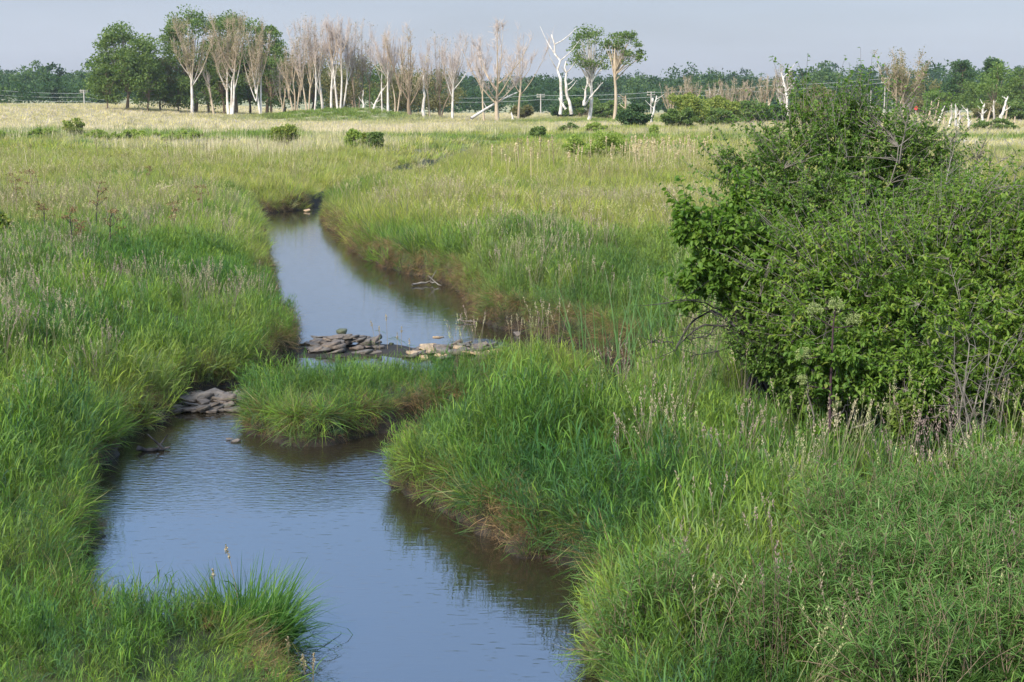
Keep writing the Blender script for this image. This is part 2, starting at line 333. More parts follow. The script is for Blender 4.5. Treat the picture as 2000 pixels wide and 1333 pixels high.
def reeds(seed, n, r, L, wd, per=5):
    """upright stems carrying alternate leaf blades that stand off and nod at the tip"""
    g = np.random.default_rng(seed); mb = MB()
    a0 = g.uniform(0, 6.28, n); rr = r*np.sqrt(g.uniform(0, 1, n)); b = np.stack([rr*np.cos(a0), rr*np.sin(a0), np.zeros(n)], -1)
    az = g.uniform(0, 6.28, n); ln = np.abs(g.normal(0, .16, n)); le = L*g.uniform(.6, 1.05, n); t = np.linspace(0, 1, 4)
    dirx = np.stack([np.cos(az)*ln, np.sin(az)*ln, np.ones(n)], -1); st = b[:, None]+dirx[:, None]*(t[None, :, None]*le[:, None, None]); vs = g.uniform(0, .93, n)
    tubes(mb, st, np.linspace(.0035, .0018, 4)[None].repeat(n, 0), 3, vs)
    m = n*per; k = np.repeat(np.arange(n), per); q = np.tile(np.linspace(.22, 1.0, per), n)+g.uniform(-.06, .04, m); p0 = b[k]+dirx[k]*(q*le[k])[:, None]
    la = az[k]+np.tile(np.arange(per)*2.6, n)+g.normal(0, .5, m); L2 = L*g.uniform(.20, .42, m)*(1.1-.35*q); th = g.uniform(.25, .75, m)*np.where(q > .92, .45, 1); cu = g.uniform(.2, 1.5, m); sg = 4
    pos = np.zeros((m, sg+1, 3)); pos[:, 0] = p0; T = np.linspace(0, 1, sg+1)
    for i in range(1, sg+1):
        a = th+cu*T[i]**1.4; pos[:, i] = pos[:, i-1]+np.stack([np.sin(a)*np.cos(la), np.sin(a)*np.sin(la), np.cos(a)], -1)*(L2/sg)[:, None]
    sd = np.stack([-np.sin(la), np.cos(la), np.zeros(m)], -1)+g.normal(0, .25, (m, 3)); sd = unit(sd); wt = np.array([.55, 1, .9, .6, .05])*wd
    wi = wt[None]*g.uniform(.7, 1.25, (m, 1)); V = np.stack([pos-sd[:, None]*wi[..., None]*.5, pos+sd[:, None]*wi[..., None]*.5], 2); idx = np.arange(m*(sg+1)*2).reshape(m, sg+1, 2)
    Q = np.stack([idx[:, :-1, 0], idx[:, :-1, 1], idx[:, 1:, 1], idx[:, 1:, 0]], -1)
    mb.add(V.reshape(-1, 3), Q.reshape(-1, 4), None, np.repeat(np.clip(vs[k]*.6+g.uniform(0, .4, m), 0, 1), (sg+1)*2), np.clip(np.broadcast_to((q[:, None]*.7+.3*T)[:, :, None], (m, sg+1, 2)).ravel(), .25, 1))
    return mb
def panicles(seed, n, r, L, hl, hw):
    """flowering stems: a thin stalk and a loose plume of spikelets"""
    g = np.random.default_rng(seed); mb = MB()
    for k in range(n):
        a = g.uniform(0, 6.28); b = np.array([r*math.cos(a), r*math.sin(a), 0])*g.uniform(0, 1)
        le = L*g.uniform(.8, 1.15); az = g.uniform(0, 6.28); ln = g.uniform(.03, .25)
        t = np.linspace(0, 1, 5); pl = b+np.stack([ln*math.cos(az)*t**2*le, ln*math.sin(az)*t**2*le, t*le], -1)
        tubes(mb, pl, np.full(5, .0025), 3, .35)
        ns = 26; q = g.uniform(0, 1, ns); d = unit(pl[-1]-pl[-2]); c0 = pl[-1]+d*((q-.15)*hl)[:, None]
        aa = g.uniform(0, 6.28, ns); rad = hw*np.sin(np.pi*np.clip(q*.9+.08, 0, 1))*g.uniform(.3, 1, ns)
        c0 = c0+np.stack([np.cos(aa)*rad, np.sin(aa)*rad, np.zeros(ns)], -1)
        dd = unit(np.stack([np.cos(aa)*.4, np.sin(aa)*.4, np.ones(ns)], -1)+g.normal(0, .2, (ns, 3))); sd = unit(np.cross(dd, g.normal(0, 1, (ns, 3))))
        l2 = hl*.14; w2 = hw*.32
        V = np.stack([c0, c0+dd*l2*.5+sd*w2, c0+dd*l2, c0+dd*l2*.5-sd*w2], 1)
        mb.add(V.reshape(-1, 3), np.arange(ns*4).reshape(-1, 4), None, np.repeat(g.uniform(.3, 1, ns), 4), 1.0)
    return mb

_ng = None
def scatter_group(coll):
    ng = bpy.data.node_groups.new('scatter_'+coll.name, 'GeometryNodeTree')
    ng.interface.new_socket('Geometry', in_out='INPUT', socket_type='NodeSocketGeometry'); ng.interface.new_socket('Geometry', in_out='OUTPUT', socket_type='NodeSocketGeometry')
    gi = ng.nodes.new('NodeGroupInput'); go = ng.nodes.new('NodeGroupOutput')
    iop = ng.nodes.new('GeometryNodeInstanceOnPoints'); ci = ng.nodes.new('GeometryNodeCollectionInfo')
    ci.inputs['Collection'].default_value = coll; ci.inputs['Separate Children'].default_value = True; ci.inputs['Reset Children'].default_value = True
    def na(n, t):
        q = ng.nodes.new('GeometryNodeInputNamedAttribute'); q.data_type = t; q.inputs['Name'].default_value = n; return q.outputs['Attribute']
    e = ng.nodes.new('FunctionNodeEulerToRotation')
    L = ng.links.new
    L(gi.outputs[0], iop.inputs['Points']); L(ci.outputs[0], iop.inputs['Instance']); iop.inputs['Pick Instance'].default_value = True
    L(na('idx', 'INT'), iop.inputs['Instance Index']); L(na('rot', 'FLOAT_VECTOR'), e.inputs[0]); L(e.outputs[0], iop.inputs['Rotation']); L(na('scl', 'FLOAT_VECTOR'), iop.inputs['Scale'])
    L(iop.outputs[0], go.inputs[0]); return ng
def source(name, mbs, material):
    c = bpy.data.collections.new(name)
    for k, q in enumerate(mbs):
        o = bpy.data.objects.new('%s_%03d' % (name, k), q.mesh('%s_%03d' % (name, k), material)); c.objects.link(o)
    return scatter_group(c), len(mbs)
def scatter(name, src, pos, rot, scl, tint, idx=None, seed=0, label=None):
    ng, n = src; me = bpy.data.meshes.new(name); k = len(pos)
    me.vertices.add(k); me.vertices.foreach_set('co', np.ascontiguousarray(pos, np.float32).ravel())
    if idx is None: idx = np.random.default_rng(seed+77).integers(0, n, k)
    if np.ndim(scl) == 1: scl = np.repeat(scl[:, None], 3, 1)
    for nm, t, arr, f in (('rot', 'FLOAT_VECTOR', rot, 'vector'), ('scl', 'FLOAT_VECTOR', scl, 'vector'), ('idx', 'INT', idx, 'value')):
        at = me.attributes.new(nm, t, 'POINT'); at.data.foreach_set(f, np.ascontiguousarray(arr, np.int32 if t == 'INT' else np.float32).ravel())
    at = me.attributes.new('tint', 'FLOAT_COLOR', 'POINT'); at.data.foreach_set('color', np.concatenate([tint, np.ones((k, 1))], 1).astype(np.float32).ravel())
    o = bpy.data.objects.new(name, me); COL.objects.link(o); o['kind'] = 'stuff'
    md = o.modifiers.new('scatter', 'NODES'); md.node_group = ng
    return o
def in_view(x, y, m=2.0):
    return np.abs(x) < y*(1000/FPX)/math.cos(TH)*1.16+m+2
def sample(y0, y1, dens, seed, m=2.0):
    g = np.random.default_rng(seed); W = y1*.42+m+2; n = int((y1-y0)*2*W*dens)
    x = g.uniform(-W, W, n); y = g.uniform(y0, y1, n); k = in_view(x, y, m); x, y = x[k], y[k]
    return x, y, water_s(x, y)
SPIT0 = G(440, 1325)
def grad_s(x, y, e=.12):
    gx = water_s(x+e, y)-water_s(x-e, y); gy = water_s(x, y+e)-water_s(x, y-e); l = np.sqrt(gx*gx+gy*gy)+1e-6
    return -gx/l, -gy/l
def tilt_rot(ox, oy, ang, spin):
    """Euler that spins about Z, then tilts by ang towards (ox, oy)"""
    from mathutils import Quaternion
    r = np.zeros((len(ox), 3))
    for k in range(len(ox)):
        q = Quaternion((-oy[k], ox[k], 0), ang[k]) @ Quaternion((0, 0, 1), spin[k]); r[k] = q.to_euler()
    return r
GREEN = np.array([[.125, .210, .034], [.100, .187, .034], [.158, .232, .038], [.086, .166, .044]])
YEL = np.array([[.280, .290, .060], [.215, .270, .050], [.330, .300, .100]])
STRAW = np.array([[.56, .46, .29], [.46, .39, .22], [.62, .51, .35]])
def pick(pal, g, n): return pal[g.integers(0, len(pal), n)]*g.uniform(.8, 1.2, (n, 1))
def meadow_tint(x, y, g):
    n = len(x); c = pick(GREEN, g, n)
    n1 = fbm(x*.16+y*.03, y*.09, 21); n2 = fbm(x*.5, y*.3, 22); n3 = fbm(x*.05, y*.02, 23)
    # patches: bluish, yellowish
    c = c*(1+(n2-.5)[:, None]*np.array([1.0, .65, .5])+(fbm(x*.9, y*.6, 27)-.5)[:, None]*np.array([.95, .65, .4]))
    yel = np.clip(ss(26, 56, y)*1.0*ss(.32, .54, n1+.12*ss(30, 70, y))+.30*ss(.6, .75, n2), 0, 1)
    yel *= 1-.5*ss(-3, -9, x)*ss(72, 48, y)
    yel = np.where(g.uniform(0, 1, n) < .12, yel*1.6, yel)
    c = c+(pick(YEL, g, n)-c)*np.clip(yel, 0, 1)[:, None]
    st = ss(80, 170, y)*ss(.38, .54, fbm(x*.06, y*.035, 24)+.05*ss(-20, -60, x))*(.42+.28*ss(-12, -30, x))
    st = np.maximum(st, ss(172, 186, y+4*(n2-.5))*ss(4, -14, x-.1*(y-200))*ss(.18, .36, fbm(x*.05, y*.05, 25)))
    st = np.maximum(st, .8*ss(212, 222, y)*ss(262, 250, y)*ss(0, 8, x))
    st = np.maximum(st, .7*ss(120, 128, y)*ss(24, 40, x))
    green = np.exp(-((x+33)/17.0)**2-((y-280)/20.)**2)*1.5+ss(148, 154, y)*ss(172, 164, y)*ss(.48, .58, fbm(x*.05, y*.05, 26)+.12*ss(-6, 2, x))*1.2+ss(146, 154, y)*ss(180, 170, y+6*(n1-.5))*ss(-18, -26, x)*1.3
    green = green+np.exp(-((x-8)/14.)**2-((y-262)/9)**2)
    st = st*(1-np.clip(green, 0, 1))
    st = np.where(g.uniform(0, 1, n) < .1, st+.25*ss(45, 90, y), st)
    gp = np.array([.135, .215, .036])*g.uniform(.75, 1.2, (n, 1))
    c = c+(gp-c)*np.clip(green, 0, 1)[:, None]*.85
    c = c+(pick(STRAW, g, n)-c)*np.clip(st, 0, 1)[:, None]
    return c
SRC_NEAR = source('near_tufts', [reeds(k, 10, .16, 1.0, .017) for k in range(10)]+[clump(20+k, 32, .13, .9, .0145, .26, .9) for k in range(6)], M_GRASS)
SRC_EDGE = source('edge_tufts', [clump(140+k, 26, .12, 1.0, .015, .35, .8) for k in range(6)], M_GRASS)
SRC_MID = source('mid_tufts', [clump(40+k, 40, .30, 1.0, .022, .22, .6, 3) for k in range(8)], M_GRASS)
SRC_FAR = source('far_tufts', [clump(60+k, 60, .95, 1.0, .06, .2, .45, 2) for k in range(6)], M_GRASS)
SRC_SKIRT = source('dead_skirts', [clump(80+k, 26, .12, 1.0, .009, .5, 1.3) for k in range(6)], M_DRY)
SRC_PAN = source('grass_plumes', [panicles(100+k, 4, .16, 1.0, .19, .013) for k in range(8)], M_DRY)
SRC_STALK = source('dry_stalks', [clump(120+k, 9, .35, 1.0, .010, .06, .05, 2) for k in range(6)], M_DRY)

# near meadow
g = np.random.default_rng(1)
x, y, s = sample(9, 42, 38, 2)
k = (s > .02); x, y, s = x[k], y[k], s[k]
mudspot = np.exp(-(((x-SPIT0[0])/.32)**2+((y-SPIT0[1])/.16)**2)); k = g.uniform(0, 1, len(x)) > mudspot*1.3; x, y, s = x[k], y[k], s[k]
ox, oy = grad_s(x, y); n = len(x)
edge = ss(.9, .05, s)
ang = g.uniform(.0, .22, n)+edge*g.uniform(.05, .5, n)
hs = (.30+.76*fbm(x*.8, y*.7, 31, 2))*g.uniform(.75, 1.15, n)*(1-.15*edge)
WP = np.array([P(px_, 300, D_)[:2] for px_, D_ in ((1720, 12.6), (1640, 12.8), (1920, 13.0), (1880, 11.5), (1700, 11.3), (1990, 12), (1560, 11.4), (1800, 12), (1880, 10.4), (1700, 10.2), (2000, 10.6), (1560, 10.4), (1790, 10.4))])
nw = np.min([np.hypot(x-q[0], y-q[1]) for q in WP], 0); hs *= 1-.45*ss(1.0, .4, nw)
hs *= 1-.34*ss(-.2, .3, x)*ss(2.6, 1.6, x)*ss(20.5, 21.5, y)*ss(28, 26.5, y)
hs *= np.where(x > 3.5, 1.08, 1.0)*(1-.40*ss(-3.6, -2.9, x)*ss(.45, -.15, x)*ss(21, 21.8, y)*ss(26.5, 25.8, y))*np.where((y < 15.6) & (x < -1), .8, 1)*(1-.36*ss(-3.0, -2.5, x)*ss(14.6, 14.2, y)*ss(0, -1, x))*(1-.30*edge*(y > 27.5))*1.0
rot = tilt_rot(ox*edge+g.normal(0, .5, n)*(1-edge)+.15, oy*edge+g.normal(0, .5, n)*(1-edge)+.05, ang, g.uniform(0, 6.28, n))
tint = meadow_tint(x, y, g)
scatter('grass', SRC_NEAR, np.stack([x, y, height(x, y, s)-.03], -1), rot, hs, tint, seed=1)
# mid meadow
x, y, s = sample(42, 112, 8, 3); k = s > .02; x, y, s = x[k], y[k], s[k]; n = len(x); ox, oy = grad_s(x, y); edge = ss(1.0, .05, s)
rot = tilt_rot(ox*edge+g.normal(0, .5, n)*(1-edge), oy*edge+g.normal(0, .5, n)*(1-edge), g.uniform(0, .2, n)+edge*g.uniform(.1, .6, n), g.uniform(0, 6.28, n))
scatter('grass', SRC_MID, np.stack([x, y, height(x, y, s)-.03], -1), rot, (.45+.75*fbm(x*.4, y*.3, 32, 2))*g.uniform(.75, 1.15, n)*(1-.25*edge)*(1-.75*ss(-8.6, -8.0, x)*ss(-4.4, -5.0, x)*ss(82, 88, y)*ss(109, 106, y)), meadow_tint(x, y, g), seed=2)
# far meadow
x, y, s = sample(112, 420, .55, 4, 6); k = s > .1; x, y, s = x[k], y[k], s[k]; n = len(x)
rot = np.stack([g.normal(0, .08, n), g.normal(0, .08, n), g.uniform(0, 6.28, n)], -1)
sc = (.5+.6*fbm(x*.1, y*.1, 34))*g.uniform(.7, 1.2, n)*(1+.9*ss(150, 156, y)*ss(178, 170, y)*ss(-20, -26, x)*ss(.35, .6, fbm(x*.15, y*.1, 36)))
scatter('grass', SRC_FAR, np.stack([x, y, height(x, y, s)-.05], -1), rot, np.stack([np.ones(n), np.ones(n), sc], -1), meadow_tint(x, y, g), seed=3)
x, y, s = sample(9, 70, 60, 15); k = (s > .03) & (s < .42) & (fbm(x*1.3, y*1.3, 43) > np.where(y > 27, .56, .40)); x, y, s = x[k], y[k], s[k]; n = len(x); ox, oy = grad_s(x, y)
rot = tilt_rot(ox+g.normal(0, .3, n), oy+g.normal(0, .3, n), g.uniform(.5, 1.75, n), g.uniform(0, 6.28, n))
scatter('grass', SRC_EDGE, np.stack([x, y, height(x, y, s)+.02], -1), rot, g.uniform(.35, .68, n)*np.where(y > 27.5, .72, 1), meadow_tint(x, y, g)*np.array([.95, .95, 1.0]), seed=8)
# dead brown skirts hanging over the banks
x, y, s = sample(9, 70, 170, 5); k = (s > .04) & (s < .34) & (fbm(x*.9, y*.9, 41) > .26); x, y, s = x[k], y[k], s[k]; n = len(x); ox, oy = grad_s(x, y)
rot = tilt_rot(ox, oy, g.uniform(.9, 2.9, n), g.uniform(0, 6.28, n))
DEAD = np.array([[.22, .135, .06], [.28, .185, .09], [.13, .08, .042], [.19, .14, .06], [.11, .12, .035], [.085, .13, .03]])
scatter('dead_grass', SRC_SKIRT, np.stack([x, y, height(x, y, s)+.04], -1), rot, g.uniform(.22, .5, n)*np.where(y > 27, 1.12, 1), pick(DEAD, g, n)*(.55+.6*fbm(x*.7, y*.7, 42))[:, None]*np.where(y > 27, 1.2, 1)[:, None], seed=4)
x, y, s = sample(9, 70, 150, 17); k = (s > -.04) & (s < .12); x, y, s = x[k], y[k], s[k]; n = len(x); ox, oy = grad_s(x, y)
rot = tilt_rot(ox+g.normal(0, .4, n), oy+g.normal(0, .4, n), g.uniform(.4, 2.0, n), g.uniform(0, 6.28, n))
scatter('dead_grass', SRC_SKIRT, np.stack([x, y, np.maximum(height(x, y, s), 0)+g.uniform(0, .12, n)], -1), rot, g.uniform(.12, .28, n)*np.where(y > 27, 1.4, 1), pick(np.array([[.15, .095, .05], [.09, .06, .035], [.21, .13, .065], [.06, .045, .03]]), g, n), seed=10)
# flowering plumes
x, y, s = sample(10, 60, 7.5, 6); dn = ss(.40, .62, fbm(x*.25, y*.2, 51))+.75*ss(.3, 2.2, x)*ss(30, 22, y)*ss(13, 15.5, y)-.6*ss(14.5, 12.5, y)
k = (s > .5) & (g.uniform(0, 1, len(x)) < dn*.6); x, y, s = x[k], y[k], s[k]; n = len(x)
PLUME = np.array([[.34, .26, .19], [.38, .32, .20], [.28, .20, .17], [.30, .30, .14]])
scatter('flowering_grass', SRC_PAN, np.stack([x, y, height(x, y, s)], -1), np.stack([g.normal(0, .12, n), g.normal(0, .12, n), g.uniform(0, 6.28, n)], -1), g.uniform(.72, 1.02, n), pick(PLUME, g, n), seed=5)
x, y, s = sample(40, 105, .8, 16); k = (s > .5) & (g.uniform(0, 1, len(x)) < ss(.38, .58, fbm(x*.14, y*.08, 52))); x, y, s = x[k], y[k], s[k]; n = len(x)
scatter('flowering_grass', SRC_PAN, np.stack([x, y, height(x, y, s)], -1), np.stack([g.normal(0, .12, n), g.normal(0, .12, n), g.uniform(0, 6.28, n)], -1), np.stack([np.full(n, 2.2), np.full(n, 2.2), g.uniform(.8, 1.25, n)], -1), pick(np.array([[.34, .31, .13], [.30, .30, .10], [.38, .31, .18]]), g, n), seed=9)
# tall dry stalks in the middle field
x, y, s = sample(70, 200, .5, 7); dn = ss(.42, .6, fbm(x*.06, y*.04, 61))*(.25+ss(-5, -25, x)*ss(80, 95, y))
k = (s > .6) & (g.uniform(0, 1, len(x)) < dn); x, y, s = x[k], y[k], s[k]; n = len(x)
scatter('dry_stalks', SRC_STALK, np.stack([x, y, height(x, y, s)], -1), np.stack([g.normal(0, .05, n), g.normal(0, .05, n), g.uniform(0, 6.28, n)], -1), np.stack([np.full(n, 1.6), np.full(n, 1.6), g.uniform(1.1, 1.9, n)], -1), pick(STRAW, g, n), seed=6)
#--END-GRASS

# ------------------------------------------------------------------ trees
LG = [(.0, (.030, .072, .020)), (.5, (.062, .118, .030)), (1, (.105, .165, .045))]
M_LEAF = leaf_mat('leaf_mid_green', [(0, (.060, .108, .026)), (.5, (.118, .175, .042)), (1, (.195, .245, .075))], .42, .6, .12)
M_LEAFD = leaf_mat('leaf_dark_green', [(0, (.030, .072, .026)), (.5, (.062, .115, .040)), (1, (.11, .165, .055))], .4, .6, .12)
M_LEAFL = leaf_mat('leaf_light_green', [(0, (.075, .135, .028)), (.5, (.135, .205, .045)), (1, (.21, .27, .075))], .42, .6, .12)
M_LEAFY = leaf_mat('leaf_yellow_green', [(0, (.125, .165, .030)), (.5, (.205, .245, .046)), (1, (.30, .31, .08))], .42, .6, .12)
M_LEAFO = leaf_mat('leaf_olive_buds', [(0, (.11, .115, .040)), (.5, (.175, .165, .065)), (1, (.27, .225, .11))], .4, .6, .12)
M_WHITE = bark_mat('bleached_bark', (.30, .25, .20), (.66, .61, .54), 2.2, zs=.6)
def half_bare_bark():
    m, nt = mat('half_bare_bark'); g = nt.nodes.new('ShaderNodeNewGeometry'); tco = nt.nodes.new('ShaderNodeTexCoord'); sz = nt.nodes.new('ShaderNodeSeparateXYZ'); nt.links.new(tco.outputs['Object'], sz.inputs[0])
    nz = N(nt, 'ShaderNodeTexNoise', Scale=.7, Detail=4.0); nt.links.new(g.outputs['Position'], nz.inputs['Vector'])
    f = math_(nt, 'MULTIPLY_ADD', nz.outputs['Fac'], 9.0, sz.outputs[2]); mr = nt.nodes.new('ShaderNodeMapRange'); mr.inputs[1].default_value = 12.0; mr.inputs[2].default_value = 14.5; nt.links.new(f, mr.inputs[0])
    c = mixc(nt, mr.outputs[0], ramp(nt, nz.outputs['Fac'], [(.3, (.36, .30, .24)), (.65, (.64, .59, .52))]), ramp(nt, nz.outputs['Fac'], [(.3, (.26, .18, .11)), (.65, (.44, .33, .22))]))
    p = N(nt, 'ShaderNodeBsdfPrincipled', Roughness=.9); nt.links.new(c, p.inputs['Base Color']); o = nt.nodes.new('ShaderNodeOutputMaterial'); nt.links.new(p.outputs[0], o.inputs[0]); return m
M_HALF = half_bare_bark()
M_TAN = bark_mat('tan_bark', (.27, .20, .13), (.50, .40, .28), 1.2)
M_TWIG = bark_mat('pinkish_twigs', (.36, .28, .235), (.54, .45, .385), .6)
M_BROWN = bark_mat('brown_bark', (.12, .085, .055), (.27, .20, .13), 1.4)
M_GREY = bark_mat('grey_bark', (.085, .072, .055), (.22, .195, .16), 6)
M_DARKB = bark_mat('dark_bark', (.018, .016, .015), (.07, .06, .055), 9)

M_SHR = leaf_mat('field_shrub_leaf', [(0, (.16, .22, .04)), (.5, (.24, .31, .06)), (1, (.33, .38, .10))], .45, .6, .1)
def gz(x, y): return float(height(np.array([x]), np.array([y]))[0])
def quad_cloud(mb, c, size, g, up=.5, v=None, aspect=.6):
    """small bent leaf sprays at the points c"""
    n = len(c); nrm = unit(g.normal(0, 1, (n, 3))+np.array([0, 0, up])); d = unit(np.cross(nrm, g.normal(0, 1, (n, 3)))); e = np.cross(nrm, d)
    sz = size*g.uniform(.6, 1.35, n)[:, None]
    V = np.stack([c-d*sz*.5, c+e*sz*.5*aspect-nrm*sz*.08, c+d*sz*.5-nrm*sz*.22, c-e*sz*.5*aspect-nrm*sz*.05], 1)
    mb.add(V.reshape(-1, 3), np.arange(n*4).reshape(-1, 4), None, np.repeat(g.uniform(0, 1, n) if v is None else v, 4))
def bez(a, c, b, K):
    t = np.linspace(0, 1, K)[None, :, None]; return (1-t)**2*a[:, None]+2*t*(1-t)*c[:, None]+t*t*b[:, None]
def leafy_tree(name, px, D, top, bot, hw, lf, bark, label, cat='tree', group=None, n_lobes=34, per=170, size=.42, seed=0, lr=.26, r0=None, base=None, depth=.9, bare=0.0, offs=0.0):
    g = np.random.default_rng(abs(seed+int(px)*3+7)); p = P(px, 300, D); x = p[0]; z0 = gz(x, D)
    if base is not None: z0 = P(px, base, D)[2]
    zt = P(px, top, D)[2]-z0; zb = max(P(px, bot, D)[2]-z0, .02*zt); W = hw*D/FPX
    root = empty(name, (x, D, z0-.05), label, cat, group)
    cz = (zt+zb)/2; rz = (zt-zb)/2
    u = unit(g.normal(0, 1, (n_lobes, 3))); rr = g.uniform(.45, .95, n_lobes)**.6
    lob = u*rr[:, None]*np.array([W*(1-lr), W*(1-lr)*depth, rz*(1-lr*.7)])+np.array([offs*W, 0, cz])
    lo_ = np.clip(-u[:, 2:3]*rr[:, None], 0, 1); lob[:, :2] *= 1+.55*lo_*(rr[:, None] > .5)
    lrad = min(W, rz)*lr*g.uniform(.7, 1.5, n_lobes)
    mb = MB(); n = n_lobes*per; k = np.repeat(np.arange(n_lobes), per)
    dd = unit(g.normal(0, 1, (n, 3))); q = g.uniform(0, 1, n)**.42
    c = lob[k]+dd*(q*lrad[k])[:, None]*np.array([1.25, 1.25, .8])+g.normal(0, .12, (n, 3))*size
    c = c[c[:, 2] > .05]
    vv = np.clip(g.uniform(0, 1, len(c))*.8+.2*(g.uniform(0, 1, n_lobes)[k][:len(c)]), 0, 1)
    quad_cloud(mb, c, size, g, .6, vv); mb.obj('crown' if cat == 'tree' else 'foliage', lf, root)
    mt = MB(); r0 = r0 or max(.06, zt*.018)
    if cat == 'tree':
        fork = np.array([g.normal(0, .02)*zt, 0, max(zb*.8, zt*.22)]); K = 6
        tr = bez(np.zeros((1, 3)), np.array([[g.normal(0, .02)*zt, 0, fork[2]*.5]]), fork[None], K); tubes(mt, tr, np.linspace(1.15, .75, K)[None]*r0, 7)
        e = lob; st = fork+np.zeros((n_lobes, 3)); st[:, 2] += g.uniform(-.1, .35, n_lobes)*(cz-fork[2])
        md = (st+e)/2+np.array([0, 0, .12])*rz; md[:, :2] = st[:, :2]*.4+e[:, :2]*.6*.8
        lead = np.array([[fork, fork*[.6, 1, 1]+[0, 0, (zt-fork[2])*.45], [0, 0, zt*.88]]]); tubes(mt, bez(lead[:, 0], lead[:, 1], lead[:, 2], 6), np.linspace(.75, .12, 6)[None]*r0, 6)
        tubes(mt, bez(st, md, e, 6), np.linspace(.42, .07, 6)[None].repeat(n_lobes, 0)*r0, 5)
        mt.obj('trunk', bark, root)
    else:
        st = np.stack([g.normal(0, W*.12, n_lobes), g.normal(0, W*.12, n_lobes), np.zeros(n_lobes)], -1); md = (st+lob)/2; md[:, 2] *= 1.15
        tubes(mt, bez(st, md, lob, 6), np.linspace(1, .25, 6)[None].repeat(n_lobes, 0)*r0*.45, 4); mt.obj('stems', bark, root)
    return root
def bare_tree(name, px, D, top, hw, label, bark=None, twig=None, fork=.3, r0=.35, stems=1, limbs=7, sec=10, tw=7, base=None, lean=0.0, group=None, seed=0, leaf=None, nleaf=900, lsize=.2, cat='tree', spread=.5, lowf=0.0):
    g = np.random.default_rng(seed+int(px)*5+1); p = P(px, 300, D); x = p[0]; z0 = gz(x, D)
    if base is not None: z0 = P(px, base, D)[2]
    H = P(px, top, D)[2]-z0; W = hw*1.18*D/FPX; bark = bark or M_TAN; twig = twig or M_TWIG
    root = empty(name, (x, D, z0-.1), label, cat, group); mt = MB(); mb = MB(); tips = []
    for sidx in range(stems):
        off = 0 if stems == 1 else (sidx-(stems-1)/2)/(stems)*2
        b = np.array([off*W*.10+g.normal(0, .1)*(stems > 1), g.normal(0, .15)*(stems > 1), 0])
        f = np.array([off*W*spread+lean*W*.5+g.normal(0, .03)*W, g.normal(0, .15)*W*(stems > 1), H*fork*g.uniform(.85, 1.15)])
        m_ = (b+f)/2+np.array([g.normal(0, .06)*W, 0, 0]); K = 7
        tubes(mt, bez(b[None], m_[None], f[None], K), np.linspace(1.15, .62, K)[None]*r0/(1 if stems == 1 else 1.25), 7)
        nl = limbs; az = np.arange(nl)*6.283/nl+g.uniform(0, 1.5); rad = W/(1 if stems == 1 else 1.25)*g.uniform(.35, 1.0, nl)
        e = np.stack([f[0]+np.cos(az)*rad+lean*W*.5, f[1]+np.sin(az)*rad, H*g.uniform(.62, .98, nl)], -1); e[0] = [f[0]+lean*W*.4+off*W*.2+g.normal(0, .18)*W, f[1], H*.93]
        st = f[None]+np.zeros((nl, 3)); st[:, 2] += g.uniform(-.22, .16, nl)*H*np.array([0]+[1]*(nl-1))*np.minimum(1, fork*2.2)
        md = st*.5+e*.5; md[:, :2] = st[:, :2]+(e[:, :2]-st[:, :2])*.68; md[:, 2] = st[:, 2]+(e[:, 2]-st[:, 2])*.38
        K = 9; LB = bez(st, md, e, K)+g.normal(0, .012, (nl, K, 3))*W*np.linspace(0, 1, K)[None, :, None]
        tubes(mt, LB, np.linspace(.42, .05, K)[None].repeat(nl, 0)*r0, 5)
        t = g.uniform(.12, .98, (nl, sec)); kk = np.clip((t*(K-1)).astype(int), 0, K-2); fr_ = t*(K-1)-kk
        li = np.arange(nl)[:, None]; s2 = (LB[li, kk]*(1-fr_[..., None])+LB[li, kk+1]*fr_[..., None]).reshape(-1, 3); n2 = len(s2)
        out_ = unit(s2-np.array([f[0], f[1], 0])*1.0+g.normal(0, .6, (n2, 3))*W*.6); out_[:, 2] = 0
        ln = H*g.uniform(.10, .30, n2)*(1-.5*t.ravel()); e2 = s2+out_*(ln*.72)[:, None]+np.array([0, 0, 1])*(ln*.72)[:, None]; m2 = (s2+e2)/2+out_*(ln*.14)[:, None]
        e2[:, 2] = np.minimum(e2[:, 2], H*1.0)
        B2 = bez(s2, m2, e2, 6)+g.normal(0, .02, (n2, 6, 3))*ln[:, None, None]*np.linspace(0, 1, 6)[None, :, None]; tubes(mb, B2, np.linspace(.075, .022, 6)[None].repeat(n2, 0)*min(r0, .36), 4)
        t = g.uniform(.2, 1, (n2, tw)); kk = np.clip((t*5).astype(int), 0, 4); fr_ = t*5-kk; li = np.arange(n2)[:, None]
        s3 = (B2[li, kk]*(1-fr_[..., None])+B2[li, kk+1]*fr_[..., None]).reshape(-1, 3); n3 = len(s3)
        dr = unit(g.normal(0, .5, (n3, 3))+np.array([0, 0, .9])); l3 = H*g.uniform(.03, .10, n3)
        e3 = s3+dr*l3[:, None]; B3 = np.stack([s3, (s3+e3)/2+g.normal(0, .08, (n3, 3))*l3[:, None], e3], 1); tubes(mb, B3, np.broadcast_to(np.array([.030, .024, .012]), (n3, 3))*min(1.2, r0/.3), 3); tips.append(e3); tips.append((s3+e3)/2)
    mt.obj('trunk', bark, root); mb.obj('branches', twig, root)
    if leaf is not None:
        tp = np.concatenate(tips); tp = tp[g.integers(0, len(tp), nleaf)]+g.normal(0, .25, (nleaf, 3)); ml = MB(); quad_cloud(ml, tp, lsize, g, .3); ml.obj('foliage', leaf, root)
    return root

